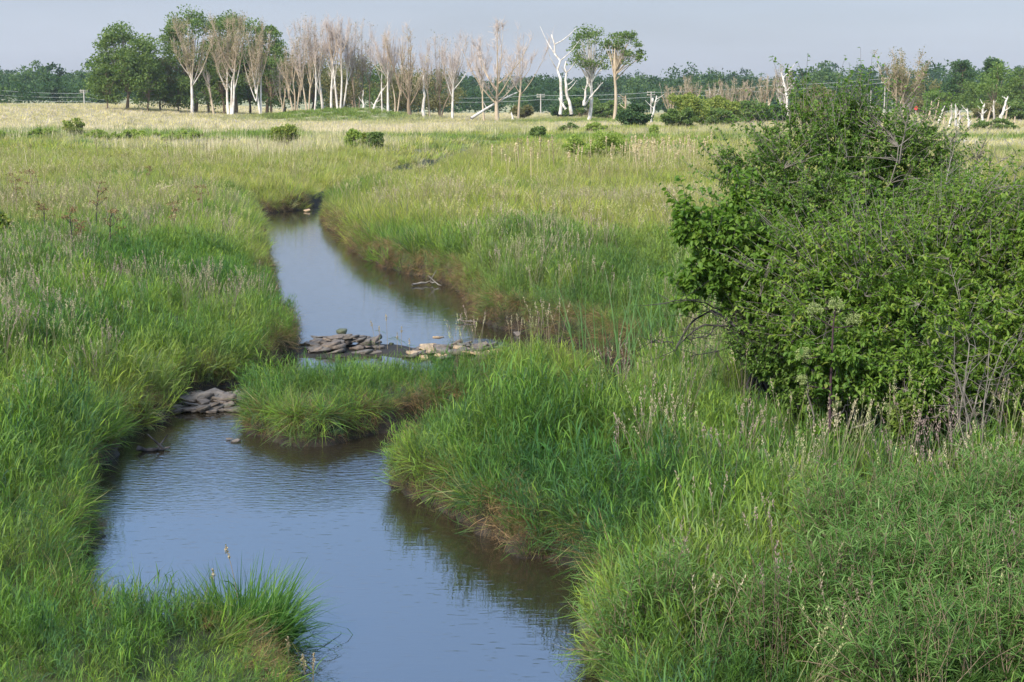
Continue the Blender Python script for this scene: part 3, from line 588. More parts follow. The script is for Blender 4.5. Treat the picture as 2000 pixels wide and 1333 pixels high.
# dense green trees of the grove on the left
GT = 'green trees of the grove'
leafy_tree('broadleaf_tree', 252, 292, 36, 216, 78, M_LEAF, M_BROWN, 'large round dense green tree at the left end of the grove', group=GT, n_lobes=80, per=190, size=.46, lr=.21)
leafy_tree('broadleaf_tree', 384, 302, -6, 200, 76, M_LEAF, M_BROWN, 'tall green tree with its top against the sky behind the leftmost budding tree', group=GT, n_lobes=64, per=170, size=.46, lr=.22)
leafy_tree('broadleaf_tree', 462, 304, -4, 200, 74, M_LEAF, M_BROWN, 'tall green tree behind the double white-stemmed budding tree, highest crown of the grove', group=GT, n_lobes=64, per=170, size=.46, lr=.22)
leafy_tree('broadleaf_tree', 524, 306, 30, 205, 50, M_LEAF, M_BROWN, 'dark green tree at the right end of the tall green crowns', group=GT, n_lobes=36, per=160, size=.46, lr=.24)
US = 'low dark trees behind the dead trunks'
for px, D, top, bot, hw, lf, lab in ((212, 289, 118, 222, 40, M_LEAF, 'low bough tree at the left foot of the large round tree'), (292, 289, 96, 222, 46, M_LEAF, 'low green tree filling the right foot of the large round tree'), (440, 300, 70, 222, 52, M_LEAF, 'green tree filling the grove below the tallest crown'), (532, 300, 80, 222, 44, M_LEAF, 'green tree at the right end of the dense grove'), (660, 303, 120, 222, 50, M_LEAFO, 'olive scrub tree directly behind the twin white trunks'), (785, 303, 140, 224, 48, M_LEAFO, 'olive scrub tree left of the thick brown dead tree'), (318, 297, 100, 218, 46, M_LEAFO, 'low olive tree beside the large round tree'), (352, 296, 140, 222, 44, M_LEAF, 'low green tree under the leftmost budding tree'),
        (410, 312, 90, 222, 60, M_LEAF, 'dark understory tree between the two left budding trees'), (490, 313, 90, 222, 60, M_LEAF, 'dark understory tree below the right budding tree'),
        (560, 314, 88, 222, 56, M_LEAFO, 'olive understory tree left of the green mound'), (612, 315, 84, 222, 54, M_LEAFO, 'olive understory tree behind the left white trunks'), (690, 315, 92, 222, 58, M_LEAFO, 'olive understory tree behind the white trunk cluster'),
        (748, 316, 112, 222, 54, M_LEAF, 'dark understory tree right of the white trunk cluster'), (800, 317, 112, 224, 58, M_LEAFO, 'olive understory tree behind the thick brown dead tree'), (862, 317, 120, 226, 54, M_LEAFO, 'olive understory tree at the right end of the understory')):
    leafy_tree('understory_tree', px, D, top, bot, hw, lf, M_BROWN, lab, group=US, n_lobes=34, per=100, size=.42, lr=.28)
# budding, nearly bare trees with pale trunks
bare_tree('budding_tree', 378, 286, 34, 44, 'tan budding tree with one white trunk, leftmost of the budding trees', M_HALF, M_TAN, .40, .29, leaf=M_LEAFO, nleaf=3200, limbs=8)
bare_tree('budding_tree', 452, 286, 24, 46, 'tan budding tree with several pale stems, centre of the three budding trees', M_HALF, M_TAN, .38, .30, stems=3, limbs=5, spread=.22, leaf=M_LEAFO, nleaf=3200)
bare_tree('budding_tree', 510, 287, 42, 36, 'tan budding tree with a twin trunk, rightmost of the three budding trees', M_HALF, M_TAN, .36, .27, stems=2, limbs=6, spread=.2, leaf=M_LEAFO, nleaf=2600)
bare_tree('dead_tree', 421, 288, 112, 22, 'thin leaning grey dead tree between two budding trees', M_TAN, M_TWIG, .5, .2, limbs=4, sec=6, tw=5, lean=-.5)
bare_tree('dead_tree', 578, 288, 72, 26, 'thin brown leafless tree left of the green mound', M_TAN, M_TAN, .35, .22, stems=3, limbs=5, leaf=M_LEAFO, nleaf=1200, sec=7, tw=7)
bare_tree('dead_tree', 555, 290, 100, 20, 'short leafless tree with a tangle of bare grey twigs beside the dark tree', M_TAN, M_TWIG, .35, .16, stems=2, limbs=5, sec=6, tw=7)
DT = 'leafless trees along the field edge'
DEADT = [  # px, D, top, hw, bark, fork, r0, stems, lean, label
 (602, 287, 28, 30, M_TAN, .40, .30, 2, 0, 'tall leafless tree with two tan stems behind the left slope of the mound'),
 (616, 286, 36, 24, M_HALF, .45, .24, 1, .2, 'slim leafless tree whose foot is white and upper trunk tan'),
 (633, 288, 46, 30, M_HALF, .42, .40, 1, -.35, 'leafless tree with a thick white leaning trunk on the mound'),
 (649, 286, 34, 26, M_HALF, .50, .34, 1, .35, 'leafless tree with a white curved trunk left of the white pair'),
 (662, 285, 26, 30, M_HALF, .50, .36, 2, 0, 'leafless tree with twin bright white trunks at the top of the mound'),
 (671, 287, 40, 28, M_HALF, .55, .26, 1, .6, 'leafless tree with a white trunk bending right beside the twin trunks'),
 (700, 289, 48, 30, M_BROWN, .4, .24, 2, 0, 'brown leafless tree right of the twin white trunks'),
 (724, 291, 62, 26, M_BROWN, .4, .20, 1, 0, 'thin brown leafless tree above the right slope of the mound'),
 (748, 284, 58, 30, M_HALF, .48, .22, 1, 0, 'leafless tree with a thin straight white trunk right of the mound'),
 (759, 283, 64, 26, M_HALF, .42, .36, 1, 0, 'leafless tree with a white foot and orange upper trunk right of the mound'),
 (775, 284, 48, 32, M_TAN, .45, .26, 2, 0, 'leafless tree with two close tan trunks between white trunks'),
 (803, 281, 56, 40, M_BROWN, .26, .60, 1, 0, 'leafless tree with a thick brown trunk dividing low'),
 (840, 282, 62, 28, M_TAN, .4, .24, 1, -.3, 'tan leafless tree right of the white broken snag'),
 (862, 284, 66, 34, M_BROWN, .3, .26, 2, .3, 'brown leafless tree with a forked low trunk beside a white trunk'),
 (884, 280, 46, 38, M_HALF, .48, .32, 1, .15, 'leafless tree with a straight white trunk under dark upper limbs'),
 (946, 276, 58, 36, M_TAN, .46, .26, 1, -.1, 'slim leafless tree left of the largest bare tree'),
 (972, 270, 40, 62, M_TAN, .34, .56, 1, 0, 'largest bare tree with a thick tan trunk and wide spreading limbs'),
 (1012, 290, 52, 44, M_TAN, .42, .34, 1, .25, 'leafless tree with a leaning tan trunk right of the largest bare tree')]
for px, D, top, hw, bk, fk, r0, st, ln, lab in DEADT:
    bare_tree('leafless_tree', px, D, top, hw, lab, bk, M_TWIG if px != 803 else M_TAN, fk*.92, r0*.68, st, 7 if hw < 50 else 10, 10, 7, lean=ln, group=DT, leaf=M_LEAFO if px in (602, 633, 700, 803, 862) else None, nleaf=700)
def snag(px, D, base, top, r, label, bend=0.0, lean=0.0, group=None, mt_=None, fork=False, name='snag'):
    g = np.random.default_rng(int(px)*11+3); b = P(px, base, D); t = P(px+lean, top, D); z0 = b[2]
    root = MB(); H = t[2]-b[2]; e = np.array([t[0]-b[0], g.normal(0, .1)*H, H]); m_ = e*.5+np.array([bend*H, 0, 0])
    K = 10; pl = bez(np.zeros((1, 3)), m_[None], e[None], K); pl[:, 1:-1] += g.normal(0, .012, (1, K-2, 3))*H; rr = np.linspace(1.2, .45, K)*r*g.uniform(.85, 1.15, K)
    tubes(root, pl, rr[None], 7)
    top_ = pl[0, -1]; root.add(np.vstack([top_+np.array([math.cos(a)*rr[-1], math.sin(a)*rr[-1], g.uniform(0, .25)*r*3]) for a in np.arange(7)*.9]), None, [(0, k, k+1) for k in range(1, 6)])
    n = 5 if fork else 3; k0 = g.integers(4, K-1, n); st = pl[0, k0]; az = g.uniform(0, 6.28, n); l = H*g.uniform(.06, .22, n)*(1.6 if fork else 1)
    en = st+np.stack([np.cos(az)*l, np.sin(az)*l*.5, l*g.uniform(.5, 1.2, n)], -1); tubes(root, bez(st, (st+en)/2+np.array([0, 0, -.05])*H, en, 4), np.linspace(.42, .12, 4)[None].repeat(n, 0)*r, 5)
    o = root.obj(name, mt_ or M_WHITE, smooth=True); o.location = (b[0], D, z0-.15); tag(o, label, 'dead tree', group); return o
snag(828, 281, 236, 145, .28, 'broken white dead trunk without branches left of the slim tan tree')
snag(709, 286, 231, 175, .20, 'short white broken stub at the right foot of the mound')
snag(722, 287, 230, 172, .22, 'white dead stem leaning right beside the mound', lean=26, bend=-.05)
snag(1003, 268, 238, 218, .22, 'stubby pale broken stump right of the largest bare tree', lean=-4)
snag(1094, 262, 222, 66, .27, 'tall white dead tree forked into a leaning V, left stem', lean=-16, bend=.12, fork=True)
snag(1116, 263, 222, 118, .27, 'tall white dead tree forked into a leaning V, right stem', lean=-10, bend=-.08, fork=True)
snag(1105, 261, 212, 190, .20, 'short white stump leaning left at the foot of the forked dead tree', lean=-14)
snag(1140, 264, 205, 150, .20, 'white slanted dead stem under the left open green tree', lean=8, fork=True)
snag(1142, 265, 205, 160, .15, 'long pale branch leaning right under the open green trees', lean=36, bend=-.1)
snag(1272, 245, 238, 186, .18, 'white dead trunk beside a pole left of the yellow-green thicket', lean=10, fork=True)
snag(1222, 250, 232, 185, .22, 'thin brown dead trunk standing in the dark round shrub', mt_=M_TAN, fork=True)
snag(1540, 230, 225, 140, .2, 'tall pale dead tree with a crooked top in the tan thicket', lean=-14, bend=.06, fork=True)
# fallen trunk
fl = MB(); a_ = P(920, 232, 268); b_ = P(1010, 181, 276); tubes(fl, bez(np.zeros((1, 3)), ((b_-a_)/2+np.array([0, 0, .5]))[None], (b_-a_)[None], 8), np.linspace(.28, .1, 8)[None], 6)
for f_, dx, dz in ((.35, -.8, 1.4), (.6, .9, 1.2), (.8, -.4, 1.1)): tubes(fl, np.array([[(b_-a_)*f_, (b_-a_)*f_+np.array([dx, .2, dz])]]), np.array([[.08, .03]]), 4)
o = fl.obj('fallen_trunk', M_WHITE, smooth=True); o.location = a_; tag(o, 'pale fallen trunk leaning against the largest bare tree', 'dead tree')
# open green trees on the right of the grove
leafy_tree('open_tree', 1149, 266, 41, 150, 50, M_LEAF, M_WHITE, 'open green tree with gaps in its crown above white dead stems', n_lobes=40, per=62, size=.40, lr=.20, r0=.32)
leafy_tree('open_tree', 1198, 264, 48, 132, 48, M_LEAF, M_TAN, 'open green tree with a leaning tan trunk and a crown reaching right', n_lobes=36, per=66, size=.40, lr=.20, r0=.30, offs=.3)
# shrubs and thickets
SH = [  # px, base row, top row, half width, leaf, label
 (1020, 236, 203, 24, M_LEAFO, 'round olive shrub right of the largest bare tree'), (1140, 233, 192, 54, M_LEAF, 'broad green shrub under the open green trees'), (1096, 233, 205, 20, M_LEAFD, 'small dark shrub at the foot of the forked dead tree'),
 (1190, 236, 200, 40, M_LEAF, 'green shrub between the broad shrub and the dark shrub'), (1240, 251, 206, 34, M_LEAFD, 'dark round shrub left of the yellow-green thicket'),
 (1336, 252, 182, 48, M_LEAFY, 'tall yellow-green shrub, largest of the thicket'), (1325, 254, 212, 40, M_LEAF, 'low green shrub at the left foot of the yellow-green thicket'), (1405, 248, 190, 46, M_LEAFY, 'yellow-green shrub behind the low green shrubs'),
 (1395, 252, 210, 44, M_LEAF, 'low green shrub in the middle of the thicket'), (1465, 246, 196, 46, M_LEAF, 'green shrub at the right end of the thicket'), (1520, 246, 205, 40, M_LEAFD, 'dark green shrub behind the left top of the big bush'),
 (1940, 260, 234, 54, M_LEAF, 'low flat green shrub in front of the pale snags'), (1660, 250, 212, 60, M_SHR, 'pale green shrub seen through the top of the big bush'),
 (555, 290, 236, 27, M_LEAFY, 'bright yellow-green round shrub standing alone in the field'), (147, 272, 238, 22, M_LEAFY, 'pale yellow-green shrub above the straw field on the left'),
 (693, 302, 254, 18, M_SHR, 'pale leafy shrub left of the small round shrub'), (736, 292, 260, 18, M_LEAF, 'small round dark shrub in the mid field'), (714, 290, 266, 12, M_LEAFY, 'small yellowish shrub between two field shrubs'),
 (1182, 326, 252, 56, M_SHR, 'large loose light green willow shrub in the mid field'), (1120, 318, 266, 24, M_SHR, 'light green side shoot bush left of the large willow shrub'), (1050, 274, 254, 15, M_LEAF, 'small dark round bush in the far meadow'), (1277, 270, 252, 8, M_SHR, 'tiny green bush below the yellow-green thicket'),
 (22, 276, 250, 44, M_SHR, 'low green shrub at the left edge of the straw field'), (92, 276, 246, 48, M_SHR, 'low green shrub left of the pale shrub'), (205, 279, 249, 50, M_SHR, 'low green shrub right of the pale shrub'), (262, 281, 247, 30, M_SHR, 'small green shrub with upright shoots below the straw field'),
 (300, 279, 252, 40, M_SHR, 'wide low green shrub below the straw field'), (365, 281, 250, 46, M_SHR, 'low green shrub right of the wide low shrub'), (430, 283, 258, 44, M_SHR, 'faint low green shrub at the right end of the low row'), (1165, 262, 246, 26, M_SHR, 'low green tuft bush in the tan reeds'), (1110, 262, 248, 22, M_LEAF, 'low dark green bush before the tan reeds')]
def d_of(px, base):
    D = 60.0
    for _ in range(60):
        x = P(px, base, D)[0]; want = gz(x, D); cur = P(px, base, D)[2]; D *= 1+max(-.2, min(.2, (cur-want)/5.0))
    return min(D, 330)
for px, ba, top, hw, lf, lab in SH:
    D = d_of(px, ba); k = D/250
    leafy_tree('shrub', px, D, top-(4 if ba < 262 else 9)+(13 if px < 450 and px != 147 else 0), ba-2, hw*(1.18 if px > 450 else 1.3), lf, M_BROWN, lab, 'shrub', 'shrubs of the meadow', n_lobes=22 if hw < 30 else 34, per=90 if hw < 30 else 130, size=max(.14, .42*k), lr=.30, r0=.08*max(k, .4), depth=.6)
# tan brush behind the thicket
for px, ba, top, hw, lab in ((1308, 215, 163, 18, 'small tan dead tree behind the left side of the thicket'), (1346, 214, 150, 22, 'tan dead tree behind the tallest yellow-green shrub'), (1392, 216, 158, 24, 'tan dead tree with pale twin stems above the thicket'), (1418, 216, 150, 26, 'tan dead tree with a leafy twig in the middle of the dead brush'),
        (1452, 216, 154, 22, 'tan dead tree right of the leafy dead tree'), (1492, 216, 148, 26, 'tan dead tree at the right end of the dead brush'), (1525, 222, 128, 24, 'tall tan dead tree left of the big bush top')):
    bare_tree('dead_brush', px, 262, top, hw, lab, M_WHITE if px in (1392, 1525) else M_TAN, M_TAN, .3, .20, 3, 5, 7, 7, base=ba+14, group='tan dead brush behind the thicket', leaf=M_LEAFO if px != 1418 else M_LEAF, nleaf=350, spread=.35)
bare_tree('sparse_tree', 1762, 236, 98, 52, 'tall sparse olive-brown tree just coming into leaf behind the big bush', M_TAN, M_TAN, .28, .30, 3, 6, 9, 9, leaf=M_LEAFO, nleaf=5200, spread=.4, lsize=.24)
leafy_tree('shrub', 1590, 225, 160, 255, 56, M_LEAFO, M_BROWN, 'tall olive shrub behind the top of the big bush', 'shrub', n_lobes=34, per=150, size=.3, lr=.3, r0=.12)
RG = 'green trees at the right edge'
for px, D, top, bot, hw, lf, lab in ((1868, 330, 108, 205, 32, M_LEAFD, 'dark tree with a ragged top behind the pale snags'), (1940, 300, 112, 235, 48, M_LEAFL, 'large light green tree at the right edge'), (1900, 315, 150, 240, 44, M_LEAF, 'round mid-green tree below the ragged dark tree'),
        (1990, 290, 120, 235, 46, M_LEAF, 'green tree cut by the right edge of the picture'), (1830, 330, 160, 236, 40, M_LEAFL, 'light green tree left of the pale snags'), (1925, 285, 196, 250, 40, M_LEAFO, 'olive-brown low tree behind the snags'), (1930, 322, 108, 170, 26, M_LEAFD, 'dark upright tree top beside the light green tree'), (1800, 345, 150, 236, 46, M_LEAFO, 'olive tree right of the sparse tall tree'), (1985, 275, 190, 250, 34, M_LEAF, 'low green tree right of the forked snag')):
    leafy_tree('edge_tree', px, D, top, bot, hw, lf, M_BROWN, lab, group=RG, n_lobes=38, per=120, size=.46, lr=.26)
leafy_tree('edge_tree', -14, 150, 100, 175, 16, M_LEAFD, M_BROWN, 'dark tree of which only a leafy tip enters at the left edge', n_lobes=16, per=100, size=.3, lr=.3)
SN = 'pale snags at the right edge'
SNAGS = [(1852, 255, 200, .16, 5, .10, 'pale snag with a crooked bent top, left of the two straight snags', 0), (1866, 256, 203, .17, 1, 0, 'straight tall pale snag with an orange stain', 0), (1871, 257, 214, .14, 2, .06, 'pale snag close to the right of the straight tall snag', 0), (1879, 257, 227, .09, 0, 0, 'thin short snag right of the straight tall snag', 0),
 (1892, 258, 210, .16, -2, .05, 'brownish snag standing alone in the reeds', 1), (1908, 242, 228, .13, 0, 0, 'short stub behind the low flat shrub', 0), (1919, 238, 202, .20, 3, -.12, 'curved pale snag rising from the low flat shrub', 1), (1929, 237, 208, .12, 6, 0, 'thin tan snag leaning right between the curved and forked snags', 0), (1942, 236, 195, .14, -2, 0, 'tan snag with a split top left of the forked snag', 1),
 (1952, 237, 187, .20, 17, 0, 'tall pale forked snag leaning right', 1), (1981, 239, 226, .13, 2, 0, 'small pale stump at the far right', 0), (1832, 240, 206, .14, 12, 0, 'pale snag leaning right at the left end of the snags', 0), (1812, 234, 196, .13, 8, .04, 'thin grey snag right of the big bush top', 1), (1843, 240, 217, .11, 1, 0, 'thin upright snag left of the crooked snag', 0), (1822, 244, 190, .10, 14, 0, 'slender tan snag leaning right behind the bush twigs', 0), (1802, 245, 214, .12, 3, 0, 'short tan snag half hidden by the big bush', 0), (1964, 234, 204, .12, 3, 0, 'thin snag close to the right of the forked snag', 0)]
for px, ba, top, r, ln, bd, lab, fk in SNAGS: snag(px, min(d_of(px, ba), 235), ba, top, r*1.2, lab, bd, ln, SN, M_WHITE if r > .13 else M_TAN, bool(fk))

# ------------------------------------------------------------------ far woods (one mass, beyond counting)
g = np.random.default_rng(5); mb = MB()
n = 950; y = 430+500*g.uniform(0, 1, n)**.8; x = g.uniform(-1, 1, n)*(y*.37+20); z = height(x, y); H = 1.1*g.uniform(7, 13, n)*(1+(fbm(x*.016, y*.012, 71)-.5)*.9)
H = np.where(y < 500, H*.6, H); H = np.where(x/y > .20, H*1.25, H)
for k in range(n):
    r = g.uniform(3.5, 7.5); nl = 15; lo = unit(g.normal(0, 1, (nl, 3))+[0, -.3, .2])*np.array([r*.8, r*.8, H[k]*.38])+[x[k], y[k], z[k]+H[k]*.56]
    per = 22; c = lo.repeat(per, 0)+unit(g.normal(0, 1, (nl*per, 3)))*(g.uniform(0, 1, nl*per)**.4*r*.36)[:, None]*[1.15, 1, .8]
    quad_cloud(mb, c, 1.0, g, .7, np.clip(g.uniform(-.1, .45, nl*per)+g.choice([-.35, -.2, .0, .35]), 0, 1), .75)
tag(mb.obj('far_woods', leaf_mat('far_canopy', [(0, (.030, .066, .024)), (.5, (.066, .112, .036)), (1, (.13, .18, .058))], .4, .6, .1)), kind='stuff')
#--END-TREES

# ------------------------------------------------------------------ bushes and plants close to the camera
def leaves(mb, pos, dr, nrm, L, Wd, g, fold=.25, curl=.25, v=None):
    """lance-shaped leaves folded along the midrib and bent towards the tip"""
    n = len(pos); side = unit(np.cross(dr, nrm)); nrm = np.cross(side, dr); L = np.broadcast_to(L, (n,))[:, None]; Wd = np.broadcast_to(Wd, (n,))[:, None]
    up = nrm*fold*Wd; cu = -nrm*L*curl*g.uniform(.2, 1.4, (n, 1))
    V = np.stack([pos, pos+dr*L*.32-side*Wd*.5+up+cu*.10, pos+dr*L*.68-side*Wd*.40+up+cu*.45, pos+dr*L+cu, pos+dr*L*.68+side*Wd*.40+up+cu*.45, pos+dr*L*.32+side*Wd*.5+up+cu*.10, pos+dr*L*.5+cu*.25], 1)
    b = np.arange(n)[:, None]*7
    Q = np.concatenate([b+[0, 1, 2, 6], b+[6, 2, 3, 3], b+[0, 6, 4, 5], b+[6, 3, 3, 4]], 0)
    Q4 = np.concatenate([b+[0, 6, 2, 1], b+[0, 5, 4, 6]]); T3 = np.concatenate([b+[6, 3, 2], b+[6, 4, 3]])
    mb.add(V.reshape(-1, 3), Q4, T3, np.repeat(g.uniform(0, 1, n) if v is None else v, 7))
def in_ell(g, n, ells):
    vol = np.array([e[1][0]*e[1][1]*e[1][2] for e in ells])**.8; k = g.choice(len(ells), n, p=vol/vol.sum())
    c = np.array([e[0] for e in ells])[k]; r = np.array([e[1] for e in ells])[k]
    u = unit(g.normal(0, 1, (n, 3)))*(g.uniform(0.05, 1, n)**.36)[:, None]
    return c+u*r
def bush(name, base, ells, lf, bark, label, cat='shrub', stems=9, secs=150, twigs=2600, nl=9, L=.075, Wd=.034, seed=0, r0=.028, tw_len=.34, droop=.35, spread=.5, group=None, foliage='foliage', upw=.35, shoots=0, sh_len=.45):
    g = np.random.default_rng(seed); base = np.array(base, float); root = empty(name, base, label, cat, group); mb = MB(); ml = MB()
    tips = in_ell(g, stems, ells)-base; st = np.stack([g.normal(0, spread*.4, stems), g.normal(0, spread*.4, stems), np.zeros(stems)], -1)
    md = st*.5+tips*.5; md[:, :2] = st[:, :2]*.6+tips[:, :2]*.4; md[:, 2] = tips[:, 2]*.62; K = 14
    A = bez(st, md, tips, K); A[:, 1:] += g.normal(0, .035, (stems, K-1, 3)); tubes(mb, A, np.linspace(1, .28, K)[None].repeat(stems, 0)*r0*g.uniform(.7, 1.2, (stems, 1)), 6)
    def attach(tg, nodes, low=.25, kk=1):
        d = ((tg[:, None]-nodes[None])**2).sum(-1)+np.where(nodes[None, :, 2] > tg[:, None, 2]-.02, low, 0); return nodes[d.argmin(1)]
    t2 = in_ell(g, secs, ells)-base; s2 = attach(t2, A[:, 2:].reshape(-1, 3)); m2 = (s2+t2)/2+np.array([0, 0, .06])+g.normal(0, .05, (secs, 3)); K2 = 8
    B = bez(s2, m2, t2, K2); tubes(mb, B, np.linspace(.26, .10, K2)[None].repeat(secs, 0)*r0, 4)
    t3 = in_ell(g, twigs, ells)-base; nodes = np.concatenate([A[:, 3:].reshape(-1, 3), B[:, 2:].reshape(-1, 3)]); out_ = []
    for q in range(0, twigs, 500): out_.append(attach(t3[q:q+500], nodes, .05))
    s3 = np.concatenate(out_); dv = t3-s3; ln = np.linalg.norm(dv, axis=1); f = np.minimum(1, tw_len*1.6/(ln+1e-6)); s3 = np.where((ln > tw_len*3)[:, None], t3-dv*f[:, None], s3)
    m3 = (s3+t3)/2+np.array([0, 0, upw*.2])*np.minimum(ln, tw_len*2)[:, None]+g.normal(0, .025, (twigs, 3)); C = bez(s3, m3, t3, 6)
    tubes(mb, C, np.linspace(.0035, .0016, 6)[None].repeat(twigs, 0), 3)
    if shoots:                                # ragged leading shoots that stand out of the crown
        hi = np.argsort(-((t3-t3.mean(0))/t3.std(0)*[1, .6, 1]+np.array([0, -.35, .5])).__pow__(2).sum(1)*(t3[:, 2] > np.quantile(t3[:, 2], .3)))[:twigs//3]; q0 = t3[g.choice(hi, shoots)]
        dr = unit((q0-t3.mean(0))*[.6, .4, .5]+np.array([0, 0, .9])*upw*2+g.normal(0, .35, (shoots, 3))); l_ = sh_len*g.uniform(.35, 1.2, shoots); q1 = q0+dr*l_[:, None]; S_ = bez(q0, (q0+q1)/2+g.normal(0, .04, (shoots, 3)), q1, 6)
        tubes(mb, S_, np.linspace(.0045, .0018, 6)[None].repeat(shoots, 0), 3); C = np.concatenate([C, S_]); twigs += shoots
    mb.obj('branches', bark, root)
    # leaves sit along the outer part of each twig
    tt = g.uniform(.30, 1.0, (twigs, nl)); tt[:, 0] = 1.0; kk = np.clip((tt*5).astype(int), 0, 4); fr_ = (tt*5-kk)[..., None]; li = np.arange(twigs)[:, None]
    ps = (C[li, kk]*(1-fr_)+C[li, kk+1]*fr_).reshape(-1, 3); tg = unit(np.repeat(C[:, 5]-C[:, 3], nl, 0)); n = len(ps)
    ax = unit(g.normal(0, 1, (n, 3))); ax = unit(ax-tg*(ax*tg).sum(-1, keepdims=True)); d = unit(tg*.55+ax*.9+np.array([0, 0, -droop])+g.normal(0, .2, (n, 3)))
    nr = unit(np.array([0, 0, 1.0])+g.normal(0, .62, (n, 3))); v = np.clip(np.repeat(g.uniform(0, .55, twigs), nl)+g.uniform(0, .45, n), 0, 1)
    leaves(ml, ps, d, nr, L*g.uniform(.6, 1.25, n), Wd*g.uniform(.7, 1.2, n), g, v=v); ml.obj(foliage, lf, root); return root
def E(px, py, D, rx, ry, rz=None):          # ellipsoid given by its place and half sizes in pixels of the photograph
    k = D/FPX/math.cos(TH); return (P(px, py, D), (rx*k, (rz or rx*.8)*k, ry*k))
M_BL1 = leaf_mat('buckthorn_leaf', [(0, (.058, .120, .022)), (.5, (.112, .195, .032)), (.9, (.180, .260, .050)), (1, (.25, .25, .07))], .45, .5, .2)
M_BL2 = leaf_mat('ash_leaf', [(0, (.068, .140, .020)), (.5, (.130, .220, .028)), (.88, (.210, .285, .042)), (1, (.29, .26, .07))], .45, .5, .2)
M_BL3 = leaf_mat('maple_leaf', [(0, (.065, .135, .020)), (.6, (.125, .215, .030)), (1, (.21, .28, .050))], .48, .5, .2)
M_WIL = leaf_mat('willow_leaf', [(0, (.055, .130, .030)), (.55, (.110, .200, .046)), (.9, (.175, .27, .075)), (1, (.26, .33, .14))], .4, .5, .2)
M_YB = leaf_mat('bright_shoot_leaf', [(0, (.075, .120, .020)), (.6, (.135, .190, .030)), (1, (.21, .245, .055))], .42, .5, .25)
def ground_at(px, D): x = P(px, 300, D)[0]; return (x, D, gz(x, D)-.03)
def many(g, base, n, r): return base+[(e[0]+unit(g.normal(0, 1, 3))*np.array(e[1])*g.uniform(.75, 1.12), tuple(np.array(e[1])*g.uniform(*r))) for e in [base[k] for k in g.integers(0, len(base), n)]]
_g = np.random.default_rng(77)
bush('large_bush', ground_at(1600, 20.6), many(_g, [E(1590, 330, 20.6, 140, 110), E(1480, 420, 20.4, 95, 120), E(1700, 300, 20.8, 130, 90), E(1790, 330, 20.8, 90, 100), E(1562, 225, 20.6, 30, 75, 24), E(1600, 480, 20.6, 190, 120), E(1420, 330, 20.4, 34, 50, 26), E(1660, 225, 20.7, 60, 40), E(1850, 400, 20.0, 80, 70), E(1800, 430, 19.6, 100, 80), E(1640, 420, 19.8, 120, 90), E(1500, 500, 19.8, 90, 90), E(1900, 400, 19.8, 60, 50)], 26, (.14, .3)),
     M_BL1, M_GREY, 'tall dark green small-leaved bush whose top sprig reaches the skyline', stems=18, secs=340, twigs=6800, nl=11, L=.052, Wd=.028, sh_len=.6, shoots=620, seed=11, r0=.030, tw_len=.3)
bush('leafy_bush', ground_at(1770, 18.4), many(_g, [E(1740, 520, 18.2, 190, 110), E(1900, 450, 18.6, 110, 90), E(1960, 560, 18.2, 120, 140), E(1650, 620, 17.8, 140, 110), E(1830, 650, 17.6, 180, 120), E(1570, 560, 18.3, 90, 120), E(1990, 400, 18.9, 60, 50), E(1760, 740, 17.4, 150, 70), E(1930, 740, 17.2, 90, 80)], 30, (.14, .32)),
     M_BL2, M_GREY, 'yellow-green long-leaved bush, broad front part of the thicket on the right', stems=18, secs=380, twigs=5000, nl=10, L=.072, Wd=.027, sh_len=.6, shoots=620, seed=12, r0=.022, tw_len=.34, droop=.45)
bush('maple_sapling', ground_at(1500, 19.2), many(_g, [E(1400, 455, 18.9, 80, 45), E(1345, 440, 18.8, 40, 30), E(1390, 530, 18.9, 65, 42), E(1340, 590, 18.8, 34, 18), E(1480, 545, 18.9, 90, 90), E(1490, 640, 18.9, 60, 50), E(1445, 400, 19, 30, 30)], 12, (.2, .45)),
     M_BL3, M_DARKB, 'light green large-leaved sapling branch spreading to the left of the tall bush', stems=9, secs=80, twigs=1000, nl=9, L=.090, Wd=.055, shoots=60, seed=13, r0=.026, tw_len=.3, droop=.5)
bush('leafy_bush', ground_at(2080, 17.6), [E(2060, 640, 17.4, 110, 150), E(2080, 480, 17.8, 100, 110)], M_BL2, M_GREY, 'yellow-green bush cut off by the right edge of the picture', stems=8, secs=90, twigs=2600, nl=11, L=.072, Wd=.027, seed=14, tw_len=.34, droop=.45)
bush('low_bush', ground_at(1660, 17.3), many(_g, [E(1640, 700, 17.2, 90, 60), E(1740, 740, 17.2, 110, 70), E(1870, 760, 17.0, 70, 70)], 8, (.2, .4)), M_BL3, M_GREY, 'low skirt of bright leaves at the foot of the yellow-green bush', stems=10, secs=60, twigs=1300, nl=10, L=.07, Wd=.036, seed=15, tw_len=.3, droop=.6, r0=.014)
bush('low_bush', ground_at(1545, 18.6), many(_g, [E(1520, 700, 18.5, 70, 50), E(1580, 760, 18.3, 80, 50), E(1470, 680, 18.7, 45, 40)], 8, (.25, .45)), M_BL1, M_DARKB, 'low dark small-leaved growth under the left side of the tall bush', stems=9, secs=60, twigs=1300, nl=10, L=.052, Wd=.028, seed=16, tw_len=.3, droop=.4, r0=.014, shoots=120, sh_len=.5)
